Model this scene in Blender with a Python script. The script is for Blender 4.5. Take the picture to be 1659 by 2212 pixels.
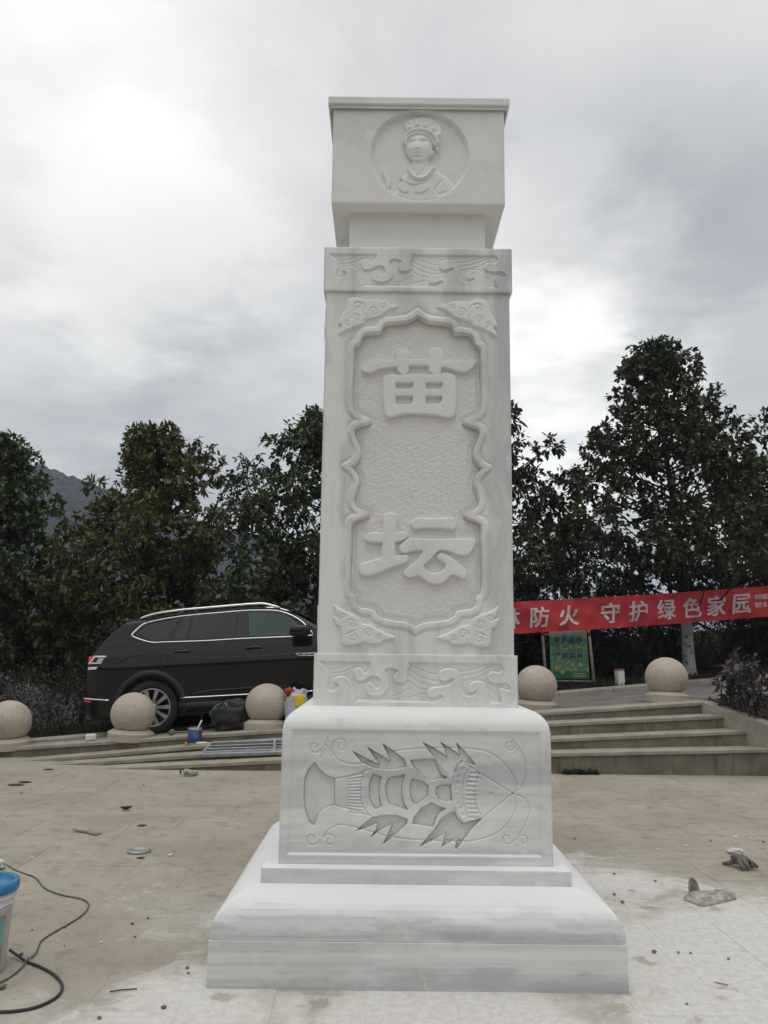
import bpy, bmesh, math, random
import numpy as np
from mathutils import Vector, Matrix, noise as mnoise

S = bpy.context.scene
for o in list(bpy.data.objects):
    bpy.data.objects.remove(o)
COL = S.collection
rad = math.radians

# ------------------------------------------------------------------ camera
F, CX, CY = 1785.0, 829.5, 1106.0            # focal length and centre in units of a 1659 x 2212 frame
PITCH, ROLL, EYE = rad(9.35), rad(0.7), 1.5
cam_d = bpy.data.cameras.new('camera')
cam_d.sensor_fit = 'VERTICAL'
cam_d.sensor_height = 36.0
cam_d.lens = F / 2212.0 * 36.0
cam_d.clip_end = 5000
cam = bpy.data.objects.new('camera', cam_d)
COL.objects.link(cam)
cam.matrix_world = Matrix.Translation((0, 0, EYE)) @ Matrix.Rotation(rad(90) + PITCH, 4, 'X') @ Matrix.Rotation(ROLL, 4, 'Z')
S.camera = cam


def ray(px, py):
    dx, dy = px - CX, py - CY
    c, s = math.cos(ROLL), math.sin(ROLL)
    ux, uy = dx * c + dy * s, -dx * s + dy * c
    x, d = ux / F, -uy / F
    return np.array([x, math.cos(PITCH) - d * math.sin(PITCH), math.sin(PITCH) + d * math.cos(PITCH)])


def onY(px, py, Y):                            # point on the vertical plane y = Y
    r = ray(px, py)
    return np.array([0, 0, EYE]) + r * (Y / r[1])


def onG(px, py, z=0.0):                        # point on the level z
    r = ray(px, py)
    return np.array([0, 0, EYE]) + r * ((z - EYE) / r[2])


K = 1659 / 3024.0
def src(x, y): return (x * K, y * K)
def z2(x, y): return src(1230 + .4943 * x, 940 + .4943 * y)
def z3(x, y): return src(1230 + .50633 * x, 1750 + .50633 * y)
def z4(x, y): return src(1060 + .7113 * x, 2700 + .7113 * y)
def z5(x, y): return src(620 + .36166 * x, 2650 + .36166 * y)
def z6(x, y): return src(.7595 * x, 2300 + .7595 * y)
def z7(x, y): return src(.6631 * x, 3000 + .6631 * y)
def z8(x, y): return src(1980 + .6293 * x, 2250 + .6293 * y)
def zr(x, y): return src(2100 + .557 * x, 2950 + .557 * y)
def zp(x, y): return src(1380 + .31344 * x, 420 + .31344 * y)


# ------------------------------------------------------------------ sky, sun, exposure
SUN_EL, SUN_AZ = rad(74), rad(190)              # azimuth from +Y towards +X
W = bpy.data.worlds.new('World')
S.world = W
W.use_nodes = True
wt = W.node_tree
wt.nodes.clear()


class NT:
    """small helper to write node trees"""
    def __init__(s, tree): s.t = tree
    def n(s, typ, **kw):
        nd = s.t.nodes.new(typ)
        for k, v in kw.items():
            setattr(nd, k, v)
        return nd
    def put(s, sock, v):
        if v is None: return
        if hasattr(v, 'is_output') or isinstance(v, bpy.types.NodeSocket): s.t.links.new(v, sock)
        else: sock.default_value = v
    def m(s, op, a, b=None, c=None, clamp=False):
        nd = s.n('ShaderNodeMath', operation=op, use_clamp=clamp)
        s.put(nd.inputs[0], a); s.put(nd.inputs[1], b)
        if c is not None: s.put(nd.inputs[2], c)
        return nd.outputs[0]
    def vm(s, op, a, b=None, out=0):
        nd = s.n('ShaderNodeVectorMath', operation=op)
        s.put(nd.inputs[0], a)
        if b is not None: s.put(nd.inputs[1], b)
        return nd.outputs['Value'] if op in ('DOT_PRODUCT', 'LENGTH', 'DISTANCE') else nd.outputs[0]
    def mr(s, v, a, b, c=0.0, d=1.0, smooth=True):
        nd = s.n('ShaderNodeMapRange', interpolation_type='SMOOTHSTEP' if smooth else 'LINEAR')
        s.put(nd.inputs[0], v)
        for i, q in enumerate((a, b, c, d)): s.put(nd.inputs[i + 1], q)
        return nd.outputs[0]
    def noise(s, vec, scale, detail=5, rough=.55, dist=0.0):
        nd = s.n('ShaderNodeTexNoise')
        s.put(nd.inputs['Vector'], vec)
        nd.inputs['Scale'].default_value = scale; nd.inputs['Detail'].default_value = detail
        nd.inputs['Roughness'].default_value = rough; nd.inputs['Distortion'].default_value = dist
        return nd.outputs['Fac']
    def mix(s, f, a, b, blend='MIX'):
        nd = s.n('ShaderNodeMix', data_type='RGBA', blend_type=blend)
        s.put(nd.inputs[0], f); s.put(nd.inputs[6], a); s.put(nd.inputs[7], b)
        return nd.outputs[2]
    def scale(s, vec, sc):
        nd = s.n('ShaderNodeMapping'); s.put(nd.inputs[0], vec); nd.inputs['Scale'].default_value = sc
        return nd.outputs[0]


def rgb(c): return (c[0], c[1], c[2], 1.0)


g = NT(wt)
sky = g.n('ShaderNodeTexSky', sky_type='NISHITA', sun_disc=False)
sky.sun_elevation = SUN_EL
sky.sun_rotation = SUN_AZ
sky.air_density = 1.5; sky.dust_density = 3.0
tc = g.n('ShaderNodeTexCoord').outputs['Generated']
dirn = g.vm('NORMALIZE', tc)
sep = g.n('ShaderNodeSeparateXYZ'); g.put(sep.inputs[0], dirn)
zc = g.m('ADD', g.m('MAXIMUM', sep.outputs[2], 0.0), 0.16)
cmb = g.n('ShaderNodeCombineXYZ')
g.put(cmb.inputs[0], g.m('DIVIDE', sep.outputs[0], zc)); g.put(cmb.inputs[1], g.m('DIVIDE', sep.outputs[1], zc)); cmb.inputs[2].default_value = 3.7
cl = g.noise(cmb.outputs[0], 0.85, 7, .55, .2)
cl2 = g.noise(cmb.outputs[0], 2.3, 7, .6, .25)
v = g.m('ADD', g.mr(cl, .28, .74, -.13, .15), g.mr(cl2, .28, .72, -.075, .07))
v = g.m('ADD', v, 0.72)
def blob(px, py, a0, a1, amt):
    global v
    d = ray(px, py); d = d / np.linalg.norm(d)
    dp = g.vm('DOT_PRODUCT', dirn, tuple(d))
    wob = g.m('ADD', dp, g.mr(cl2, .3, .7, -.006, .006))
    v = g.m('ADD', v, g.mr(wob, math.cos(rad(a1)), math.cos(rad(a0)), 0.0, amt))
for b in [(1180, 880, 0.5, 10, .42), (1150, 700, 1, 13, .24), (60, 260, 1, 22, .17), (330, 520, 1, 9, .12), (30, 930, 1, 9, .10),
          (300, 790, 2, 15, -.15), (560, 720, 2, 12, -.06), (1480, 540, 2, 14, -.20), (850, 150, 2, 13, -.07), (1640, 800, 1, 8, .13), (550, 960, 1, 9, .10)]:
    blob(*b)
zen = g.mr(sep.outputs[2], .45, 1.0, 1.0, 1.4)
v = g.m('MULTIPLY', g.m('MAXIMUM', v, .3), zen)
v = g.m('MULTIPLY', v, 10.0)
tint = g.mix(g.mr(v, 4.0, 9.0), rgb((.975, .99, 1.035)), rgb((1.005, 1.0, .98)))
cc = g.n('ShaderNodeVectorMath', operation='SCALE'); g.put(cc.inputs[0], tint); g.put(cc.inputs['Scale'], v)
cov = g.mix(0.94, sky.outputs[0], cc.outputs[0])
bg = g.n('ShaderNodeBackground'); g.put(bg.inputs[0], cov); bg.inputs[1].default_value = 0.1
wo = g.n('ShaderNodeOutputWorld'); wt.links.new(bg.outputs[0], wo.inputs[0])

sun_d = bpy.data.lights.new('sun', 'SUN')
sun_d.energy = 0.75
sun_d.angle = rad(40)
sun_d.color = (1.0, .965, .91)
sun = bpy.data.objects.new('sun', sun_d); COL.objects.link(sun)
to_sun = Vector((math.sin(SUN_AZ) * math.cos(SUN_EL), math.cos(SUN_AZ) * math.cos(SUN_EL), math.sin(SUN_EL)))
sun.rotation_euler = to_sun.to_track_quat('Z', 'Y').to_euler()

S.render.engine = 'CYCLES'
S.cycles.use_denoising = True
S.cycles.max_bounces = 6
S.cycles.volume_bounces = 1
S.view_settings.view_transform = 'Standard'
S.view_settings.look = 'None'
S.view_settings.gamma = 1.0
S.view_settings.use_curve_mapping = False
S.view_settings.exposure = 0.0


# ------------------------------------------------------------------ materials
def material(name):
    m = bpy.data.materials.new(name); m.use_nodes = True
    t = m.node_tree; t.nodes.clear()
    q = NT(t)
    b = q.n('ShaderNodeBsdfPrincipled'); o = q.n('ShaderNodeOutputMaterial')
    t.links.new(b.outputs[0], o.inputs[0])
    return m, q, b


def bump(q, b, h, strength, dist=.01):
    bn = q.n('ShaderNodeBump'); q.put(bn.inputs['Height'], h)
    bn.inputs['Strength'].default_value = strength; bn.inputs['Distance'].default_value = dist
    q.t.links.new(bn.outputs[0], b.inputs['Normal'])


def simple(name, c1, c2=None, scale=6, rough=.6, bmp=0, bscale=60, metal=0, stretch=(1, 1, 1), spec=.5, world=False, lo=.35, hi=.65, dist=.01):
    m, q, b = material(name)
    if world: co = q.n('ShaderNodeNewGeometry').outputs['Position']
    else: co = q.n('ShaderNodeTexCoord').outputs['Object']
    co = q.scale(co, stretch)
    n1 = q.noise(co, scale, 6, .6)
    c = q.mix(q.mr(n1, lo, hi), rgb(c1), rgb(c2 or tuple(x * .8 for x in c1)))
    q.put(b.inputs['Base Color'], c)
    b.inputs['Roughness'].default_value = rough; b.inputs['Metallic'].default_value = metal
    b.inputs['Specular IOR Level'].default_value = spec
    if bmp: bump(q, b, q.noise(co, bscale, 5, .6), bmp, dist)
    return m


def marble(name, vein_scale, amount, field=False, crack=False, gray=(.50, .515, .535), lo=.42, hi=.72, warpz=1.9, fcol=(.84, .825, .785)):
    m, q, b = material(name)
    co = q.n('ShaderNodeTexCoord').outputs['Object']
    warp = q.noise(co, 2.2, 4, .55)
    sc = q.scale(co, vein_scale)
    off = q.n('ShaderNodeCombineXYZ')
    q.put(off.inputs[0], q.m('MULTIPLY', warp, 1.6)); q.put(off.inputs[2], q.m('MULTIPLY', warp, warpz))
    n1 = q.noise(q.vm('ADD', sc, off.outputs[0]), 1.0, 7, .62, .2)
    n2 = q.noise(co, 5.0, 6, .6)
    white = (.80, .80, .785)
    f = q.m('MULTIPLY', q.mr(n1, lo, hi), amount)
    c = q.mix(f, rgb(white), rgb(gray))
    c = q.mix(q.m('MULTIPLY', q.mr(n2, .45, .75), .30), c, rgb((.70, .695, .665)))
    if field:                                   # bush-hammered ground of the sunk panel
        sp = q.noise(co, 150, 3, .7)
        c = q.mix(.7, c, rgb(fcol))
        c = q.mix(q.m('MULTIPLY', q.mr(sp, .60, .78), .4), c, rgb((.50, .49, .46)))
        dk = q.noise(co, 14, 4, .7)
        c = q.mix(q.m('MULTIPLY', q.mr(dk, .66, .76), .45), c, rgb((.42, .42, .40)))
    if crack:
        s3 = q.n('ShaderNodeSeparateXYZ'); q.put(s3.inputs[0], co)
        line = q.m('ADD', q.m('MULTIPLY', s3.outputs[2], .46), s3.outputs[0])
        wob = q.m('MULTIPLY', q.m('SUBTRACT', q.noise(co, 9, 4, .6), .5), .10)
        d = q.m('ABSOLUTE', q.m('SUBTRACT', q.m('ADD', line, wob), .045))
        ck = q.m('MULTIPLY', q.mr(d, .006, .001), .38)
        c = q.mix(ck, c, rgb((.78, .73, .64)))
        d2 = q.m('MULTIPLY', q.mr(d, .10, .0), .16)
        c = q.mix(d2, c, rgb((.62, .59, .52)))
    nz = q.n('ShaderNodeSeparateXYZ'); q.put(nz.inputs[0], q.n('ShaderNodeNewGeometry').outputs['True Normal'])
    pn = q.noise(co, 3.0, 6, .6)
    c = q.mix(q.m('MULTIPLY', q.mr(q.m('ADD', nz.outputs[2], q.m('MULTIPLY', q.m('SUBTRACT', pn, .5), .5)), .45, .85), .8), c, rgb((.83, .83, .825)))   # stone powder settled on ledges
    q.put(b.inputs['Base Color'], c)
    b.inputs['Roughness'].default_value = .62
    b.inputs['Specular IOR Level'].default_value = .35
    if field: bump(q, b, q.noise(co, 170, 4, .75), .75, .006)
    else: bump(q, b, q.noise(co, 110, 6, .75), .38, .004)
    return m


M = {}
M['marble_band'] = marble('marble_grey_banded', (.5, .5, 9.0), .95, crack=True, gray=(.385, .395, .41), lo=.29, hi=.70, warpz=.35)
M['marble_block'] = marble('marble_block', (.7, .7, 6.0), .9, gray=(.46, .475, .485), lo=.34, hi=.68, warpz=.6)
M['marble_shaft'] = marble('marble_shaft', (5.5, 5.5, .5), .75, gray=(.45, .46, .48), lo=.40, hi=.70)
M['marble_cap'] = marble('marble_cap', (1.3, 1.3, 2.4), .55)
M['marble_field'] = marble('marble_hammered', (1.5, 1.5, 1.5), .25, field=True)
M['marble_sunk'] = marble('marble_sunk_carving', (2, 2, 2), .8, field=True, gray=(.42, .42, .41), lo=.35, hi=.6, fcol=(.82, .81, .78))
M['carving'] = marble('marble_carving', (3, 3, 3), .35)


def plaza_mat():
    m, q, b = material('dusty_concrete_slabs')
    P = q.n('ShaderNodeNewGeometry').outputs['Position']
    n1 = q.noise(P, 1.1, 7, .62, .3); n2 = q.noise(P, 7, 6, .65); n3 = q.noise(P, 60, 4, .7)
    c = q.mix(q.mr(n1, .32, .68), rgb((.318, .288, .230)), rgb((.400, .368, .302)))
    c = q.mix(q.m('MULTIPLY', q.mr(n2, .48, .72), .6), c, rgb((.20, .172, .118)))
    c = q.mix(q.m('MULTIPLY', q.mr(n3, .54, .70), .5), c, rgb((.20, .175, .128)))
    n4 = q.noise(P, 150, 3, .7)
    c = q.mix(q.m('MULTIPLY', q.mr(n4, .60, .72), .55), c, rgb((.15, .13, .10)))
    c = q.mix(q.m('MULTIPLY', q.mr(n4, .38, .28), .45), c, rgb((.47, .44, .36)))
    oi = q.n('ShaderNodeObjectInfo').outputs['Random']
    c = q.mix(q.m('MULTIPLY', oi, .14), c, rgb((.27, .235, .175)))
    str1 = q.noise(q.scale(P, (1.0, 2.2, 1)), 2.6, 7, .65, 1.2)
    c = q.mix(q.m('MULTIPLY', q.mr(str1, .57, .70), .55), c, rgb((.215, .185, .13)))
    # marble powder lying round the pillar, swept and trodden
    pw = None
    for (x, y, r, a) in [(1.95, 4.5, 1.9, .74), (1.75, 3.5, 1.6, .80), (.4, 3.75, 1.2, .70), (-.75, 3.75, .85, .66), (1.4, 5.7, 1.3, .50), (-.95, 4.9, .9, .30), (-1.5, 3.6, .6, .36), (-1.2, 5.2, 1.3, .22), (3.0, 4.6, 1.5, .46), (.2, 3.0, 1.2, .42)]:
        d = q.vm('DISTANCE', q.vm('MULTIPLY', P, (1, 1, 0)), (x, y, 0))
        k = q.mr(d, 0.0, r, a, 0.0)
        pw = k if pw is None else q.m('MAXIMUM', pw, k)
    dn = q.noise(P, 1.9, 8, .66, .5); dn2 = q.noise(P, 6.5, 8, .72, 1.2); dn3 = q.noise(P, 24, 6, .7)
    vor = q.n('ShaderNodeTexVoronoi'); q.put(vor.inputs['Vector'], q.vm('ADD', P, q.vm('MULTIPLY', q.n('ShaderNodeTexNoise').outputs['Color'], (.1, .1, 0)))); vor.inputs['Scale'].default_value = 3.2
    tread = q.mr(q.m('ADD', vor.outputs['Distance'], q.m('ADD', q.m('MULTIPLY', q.m('SUBTRACT', dn2, .5), .5), q.m('MULTIPLY', q.m('SUBTRACT', dn3, .5), .25))), .04, .22, .38, 0.0)
    val = q.m('ADD', q.m('ADD', pw, q.m('MULTIPLY', q.m('SUBTRACT', dn, .5), 1.15)), q.m('SUBTRACT', q.m('ADD', q.m('MULTIPLY', q.m('SUBTRACT', dn2, .5), .62), q.m('MULTIPLY', q.m('SUBTRACT', dn3, .5), .30)), tread))
    dust = q.m('MULTIPLY', q.mr(val, .18, .52), q.mr(pw, 0.0, .15))
    film = q.m('MULTIPLY', q.mr(pw, .02, .5), .55)
    c = q.mix(film, c, rgb((.50, .475, .415)))
    c = q.mix(q.m('MULTIPLY', dust, .90), c, q.mix(q.mr(dn3, .35, .65), rgb((.70, .69, .66)), rgb((.58, .565, .525))))
    q.put(b.inputs['Base Color'], c)
    b.inputs['Roughness'].default_value = .85
    b.inputs['Specular IOR Level'].default_value = .25
    h = q.m('ADD', q.m('MULTIPLY', n2, .6), q.m('ADD', q.m('MULTIPLY', n3, .35), q.m('MULTIPLY', dust, .25)))
    bump(q, b, h, .55, .02)
    return m


M['plaza'] = plaza_mat()
M['joint'] = simple('joint_grit', (.22, .19, .14), (.33, .29, .21), 8, .9, .5, 80, world=True)
M['step'] = simple('cement_steps', (.175, .158, .118), (.29, .262, .195), 3.0, .85, .5, 45, world=True, stretch=(1, 1, 1.6))
def riser_mat():
    m, q, b = material('stained_cement_risers')
    P = q.n('ShaderNodeNewGeometry').outputs['Position']
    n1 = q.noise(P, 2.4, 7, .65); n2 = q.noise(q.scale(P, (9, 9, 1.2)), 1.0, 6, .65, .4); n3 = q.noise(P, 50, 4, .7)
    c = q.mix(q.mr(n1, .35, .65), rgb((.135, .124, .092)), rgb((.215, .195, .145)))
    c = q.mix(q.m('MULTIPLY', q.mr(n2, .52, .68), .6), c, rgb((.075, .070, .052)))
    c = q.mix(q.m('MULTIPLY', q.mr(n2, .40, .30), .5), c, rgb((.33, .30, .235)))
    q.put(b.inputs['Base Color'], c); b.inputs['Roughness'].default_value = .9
    bump(q, b, q.m('ADD', n3, n1), .6, .01)
    return m
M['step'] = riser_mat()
M['tread'] = simple('cement_treads', (.27, .245, .185), (.36, .33, .255), 4, .85, .4, 60, world=True)
M['road'] = simple('asphalt_grey', (.135, .13, .118), (.20, .19, .17), 2.5, .9, .4, 90, world=True)
M['kerb'] = simple('concrete_kerb', (.28, .255, .205), (.36, .335, .27), 5, .85, .4, 60, world=True)
M['soil'] = simple('litter_soil', (.030, .023, .016), (.075, .055, .035), 7, .95, 1.0, 30, world=True, dist=.04)
M['hill'] = simple('wooded_hill', (.012, .016, .014), (.034, .040, .030), .10, .95, 1.0, .25, world=True, dist=3)
def granite_mat():
    m, q, b = material('tan_granite')
    co = q.n('ShaderNodeTexCoord').outputs['Object']
    oi = q.n('ShaderNodeObjectInfo').outputs['Random']
    sh = q.n('ShaderNodeCombineXYZ'); q.put(sh.inputs[0], q.m('MULTIPLY', oi, 37.0)); q.put(sh.inputs[1], q.m('MULTIPLY', oi, 11.0))
    co = q.vm('ADD', co, sh.outputs[0])
    n1 = q.noise(co, 85, 4, .7); n2 = q.noise(co, 5.5, 6, .65, .4); n3 = q.noise(co, 14, 5, .65)
    c = q.mix(q.mr(n1, .35, .65), rgb((.34, .285, .225)), rgb((.545, .475, .395)))
    c = q.mix(q.m('MULTIPLY', q.mr(n2, .48, .72), .5), c, rgb((.30, .255, .195)))
    c = q.mix(q.m('MULTIPLY', q.mr(n3, .64, .74), .6), c, rgb((.17, .145, .11)))
    c = q.mix(q.m('MULTIPLY', q.mr(n2, .42, .28), .4), c, rgb((.56, .50, .43)))
    q.put(b.inputs['Base Color'], c); b.inputs['Roughness'].default_value = .72
    bump(q, b, n1, .3, .004)
    return m
M['granite'] = granite_mat()
M['paint'] = simple('black_car_paint', (.0075, .0075, .0078), (.006, .006, .0062), 3, .12, spec=.42)
M['plastic'] = simple('black_plastic', (.012, .012, .012), (.018, .018, .018), 20, .6)
M['tyre'] = simple('tyre_rubber', (.014, .013, .012), (.022, .021, .019), 15, .85)
M['glass'] = simple('tinted_glass', (.010, .011, .012), (.008, .009, .010), 1, .06, spec=.6)
M['glass_green'] = simple('green_window_glass', (.030, .060, .055), (.022, .048, .044), 1, .06, spec=.6)
M['chrome'] = simple('bright_chrome', (.80, .81, .82), (.72, .73, .74), 10, .22, metal=1)
M['alloy'] = simple('silver_alloy', (.48, .48, .48), (.40, .40, .40), 20, .35, metal=.7)
M['red_lens'] = simple('red_lens', (.75, .05, .04), (.62, .035, .03), 30, .2)
M['clear_lens'] = simple('clear_lens', (.72, .72, .72), (.6, .6, .6), 30, .2)
M['banner'] = simple('red_banner_cloth', (.54, .038, .044), (.45, .028, .034), 2.5, .75, .3, 25)
M['banner_text'] = simple('white_banner_print', (.66, .58, .58), (.58, .50, .50), 6, .75)
M['post'] = simple('white_painted_post', (.50, .46, .43), (.36, .31, .28), 12, .6)
M['post_red'] = simple('faded_red_paint', (.32, .10, .08), (.25, .08, .06), 12, .6)
M['bark'] = simple('grey_brown_bark', (.035, .028, .021), (.065, .054, .042), 12, .9, .8, 30, stretch=(1, 1, .3), dist=.02)
M['limewash'] = simple('flaking_limewash', (.50, .49, .46), (.11, .10, .085), 9, .9, .6, 30, lo=.56, hi=.66)
M['galv'] = simple('galvanised_steel', (.40, .43, .46), (.30, .33, .36), 14, .45, metal=.55)
M['can_blue'] = simple('blue_can_print', (.010, .030, .13), (.014, .04, .16), 10, .4)
M['tin'] = simple('dull_tin', (.45, .45, .46), (.30, .30, .30), 14, .4, metal=.7)
M['white_plastic'] = simple('white_plastic', (.72, .71, .69), (.62, .61, .58), 9, .45)
M['blue_plastic'] = simple('blue_plastic', (.025, .16, .36), (.05, .22, .42), 9, .45)
M['teal_label'] = simple('teal_label', (.10, .28, .33), (.24, .42, .45), 3, .45)
M['orange_print'] = simple('orange_print', (.62, .30, .06), (.5, .24, .05), 9, .5)
M['ink'] = simple('black_print', (.03, .03, .03), (.05, .05, .05), 9, .5)
M['bag_black'] = simple('black_bag_cloth', (.012, .012, .013), (.035, .034, .033), 7, .55, .5, 30)
M['bag_blue'] = simple('blue_zip_tape', (.05, .22, .36), (.04, .18, .3), 9, .6)
M['bag_grey'] = simple('grey_film_bag', (.50, .50, .53), (.38, .38, .41), 5, .4, .5, 20)
M['yellow_print'] = simple('yellow_print', (.72, .55, .03), (.6, .45, .02), 9, .5)
M['red_print'] = simple('red_plastic', (.45, .04, .035), (.35, .03, .03), 9, .5)
M['cable_grey'] = simple('grey_cable', (.085, .078, .080), (.12, .11, .11), 20, .6)
M['cable_black'] = simple('black_cable', (.020, .019, .017), (.03, .028, .026), 20, .5)
M['socket'] = simple('pale_green_plastic', (.42, .46, .40), (.36, .40, .34), 9, .5)
M['glove'] = simple('dusty_work_glove', (.46, .44, .39), (.24, .22, .19), 22, .95, .7, 120, dist=.006)
M['glove_grey'] = simple('grey_cotton_glove', (.20, .175, .145), (.10, .085, .072), 16, .95, .7, 120, dist=.006)
M['glove_dark'] = simple('dark_glove_lining', (.055, .042, .045), (.08, .06, .06), 20, .95)
M['glove_cuff'] = simple('white_knit_cuff', (.66, .64, .62), (.52, .50, .48), 30, .95, .7, 160, dist=.004)
M['wood'] = simple('worn_wood', (.25, .16, .085), (.17, .11, .06), 8, .8, .3, 40, stretch=(.3, 1, 1))
M['chip'] = simple('white_stone_chip', (.74, .73, .70), (.62, .61, .58), 15, .7)
M['pebble'] = simple('dark_pebble', (.13, .115, .09), (.21, .185, .145), 15, .9)
M['dead_leaf'] = simple('dead_leaf_brown', (.040, .030, .020), (.065, .05, .034), 15, .85)
M['orange_bit'] = simple('orange_red_plastic', (.7, .10, .04), (.6, .08, .03), 15, .5)


def leaf_mat(name, dark, light, rough=.42, trans=.22):
    m = bpy.data.materials.new(name); m.use_nodes = True
    t = m.node_tree; t.nodes.clear(); q = NT(t)
    at = q.n('ShaderNodeAttribute', attribute_name='tone', attribute_type='GEOMETRY').outputs['Fac']
    c = q.mix(at, rgb(dark), rgb(light))
    b = q.n('ShaderNodeBsdfPrincipled'); q.put(b.inputs['Base Color'], c)
    b.inputs['Roughness'].default_value = rough; b.inputs['Specular IOR Level'].default_value = .4
    tr = q.n('ShaderNodeBsdfTranslucent'); q.put(tr.inputs[0], c)
    mx = q.n('ShaderNodeMixShader'); mx.inputs[0].default_value = trans
    t.links.new(b.outputs[0], mx.inputs[1]); t.links.new(tr.outputs[0], mx.inputs[2])
    o = q.n('ShaderNodeOutputMaterial'); t.links.new(mx.outputs[0], o.inputs[0])
    return m


M['leaf'] = leaf_mat('evergreen_leaf', (.024, .038, .014), (.105, .130, .050))
M['leaf_olive'] = leaf_mat('olive_leaf', (.030, .036, .010), (.095, .090, .022))
M['leaf_mid'] = leaf_mat('olive_evergreen_leaf', (.030, .042, .012), (.140, .140, .036))
M['leaf_dark'] = leaf_mat('dark_leaf', (.017, .027, .011), (.072, .090, .036))
M['leaf_under'] = leaf_mat('undergrowth_leaf', (.026, .022, .015), (.080, .070, .046), .8)
M['leaf_purple'] = leaf_mat('purplish_leaf', (.030, .024, .024), (.095, .078, .074), .4)
M['leaf_red'] = leaf_mat('red_leaf', (.055, .018, .012), (.12, .04, .028), .6)
M['leaf_yellow'] = leaf_mat('yellow_leaf', (.10, .085, .012), (.22, .17, .02), .6)


# ------------------------------------------------------------------ object helpers
def make(name, verts, faces, mat, parent=None, smooth=False, loc=None):
    me = bpy.data.meshes.new(name)
    me.from_pydata([tuple(map(float, p)) for p in verts], [], [tuple(map(int, f)) for f in faces])
    me.update()
    if smooth: me.polygons.foreach_set('use_smooth', [True] * len(me.polygons))
    if mat: me.materials.append(mat)
    o = bpy.data.objects.new(name, me); COL.objects.link(o)
    if parent: o.parent = parent
    if loc is not None: o.location = loc
    return o


def arrays(name, V, Q, mat, parent=None, smooth=False, loc=None):
    """fast mesh from numpy quads"""
    me = bpy.data.meshes.new(name)
    V = np.asarray(V, np.float32); Q = np.asarray(Q, np.int32)
    nq, k = Q.shape
    me.vertices.add(len(V)); me.vertices.foreach_set('co', V.ravel())
    me.loops.add(nq * k); me.loops.foreach_set('vertex_index', Q.ravel())
    me.polygons.add(nq); me.polygons.foreach_set('loop_start', np.arange(0, nq * k, k, dtype=np.int32))
    me.polygons.foreach_set('use_smooth', np.full(nq, smooth))
    me.update(calc_edges=True); me.validate()
    if mat: me.materials.append(mat)
    o = bpy.data.objects.new(name, me); COL.objects.link(o)
    if parent: o.parent = parent
    if loc is not None: o.location = loc
    return o


def thing(name, label, cat, loc=(0, 0, 0), rot=(0, 0, 0), group=None):
    o = bpy.data.objects.new(name, None); COL.objects.link(o)
    o.empty_display_size = .1
    o.location = tuple(map(float, loc)); o.rotation_euler = rot
    return tag(o, label, cat, group)


def tag(o, label=None, cat=None, group=None, kind=None):
    if label: o['label'] = label
    if cat: o['category'] = cat
    if group: o['group'] = group
    if kind: o['kind'] = kind
    return o


def copy_tree(o, parent=None):
    c = o.copy(); COL.objects.link(c); c.parent = parent
    for ch in list(o.children): copy_tree(ch, c)
    return c


def bm_obj(name, bm, mat, parent=None, smooth=False, loc=None):
    me = bpy.data.meshes.new(name); bm.to_mesh(me); bm.free()
    if smooth: me.polygons.foreach_set('use_smooth', [True] * len(me.polygons))
    if mat: me.materials.append(mat)
    o = bpy.data.objects.new(name, me); COL.objects.link(o)
    if parent: o.parent = parent
    if loc is not None: o.location = loc
    return o


def box(name, lo, hi, mat, parent=None, bev=0.0, seg=2, mtx=None, smooth=False):
    bm = bmesh.new(); bmesh.ops.create_cube(bm, size=1)
    lo, hi = Vector(lo), Vector(hi)
    for v_ in bm.verts: v_.co = Vector((lo[i] + (v_.co[i] + .5) * (hi[i] - lo[i]) for i in range(3)))
    if bev: bmesh.ops.bevel(bm, geom=list(bm.edges), offset=bev, segments=seg, affect='EDGES', profile=.5)
    if mtx: bm.transform(mtx)
    return bm_obj(name, bm, mat, parent, smooth)


def lathe(name, prof, mat, parent=None, n=32, loc=None, smooth=True, cap=True):
    V, Fc = [], []
    for r, z in prof:
        for i in range(n):
            a = 2 * math.pi * i / n
            V.append((r * math.cos(a), r * math.sin(a), z))
    for j in range(len(prof) - 1):
        for i in range(n):
            Fc.append((j * n + i, j * n + (i + 1) % n, (j + 1) * n + (i + 1) % n, (j + 1) * n + i))
    if cap:
        Fc.append(tuple(range(n))[::-1]); Fc.append(tuple((len(prof) - 1) * n + i for i in range(n)))
    return make(name, V, Fc, mat, parent, smooth, loc)


def tube_arrays(P, R, n=8):
    P = np.asarray(P, float); R = np.broadcast_to(np.asarray(R, float), (len(P),))
    T = np.gradient(P, axis=0); T /= np.linalg.norm(T, axis=1)[:, None] + 1e-9
    up = np.array([0, 0, 1.0]) if abs(T[0][2]) < .9 else np.array([1.0, 0, 0])
    V = []
    a = np.cross(T[0], up); a /= np.linalg.norm(a)
    for p, t, r in zip(P, T, R):
        a = a - t * np.dot(a, t); a /= np.linalg.norm(a) + 1e-9
        b = np.cross(t, a)
        for i in range(n):
            th = 2 * math.pi * i / n
            V.append(p + r * (math.cos(th) * a + math.sin(th) * b))
    Q = []
    for j in range(len(P) - 1):
        for i in range(n):
            Q.append((j * n + i, j * n + (i + 1) % n, (j + 1) * n + (i + 1) % n, (j + 1) * n + i))
    return np.array(V), np.array(Q)


def tube(name, P, R, mat, parent=None, n=8, loc=None):
    V, Q = tube_arrays(P, R, n)
    m = len(P)
    faces = [tuple(q) for q in Q] + [tuple(range(n))[::-1], tuple((m - 1) * n + i for i in range(n))]
    return make(name, V, faces, mat, parent, True, loc)


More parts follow.
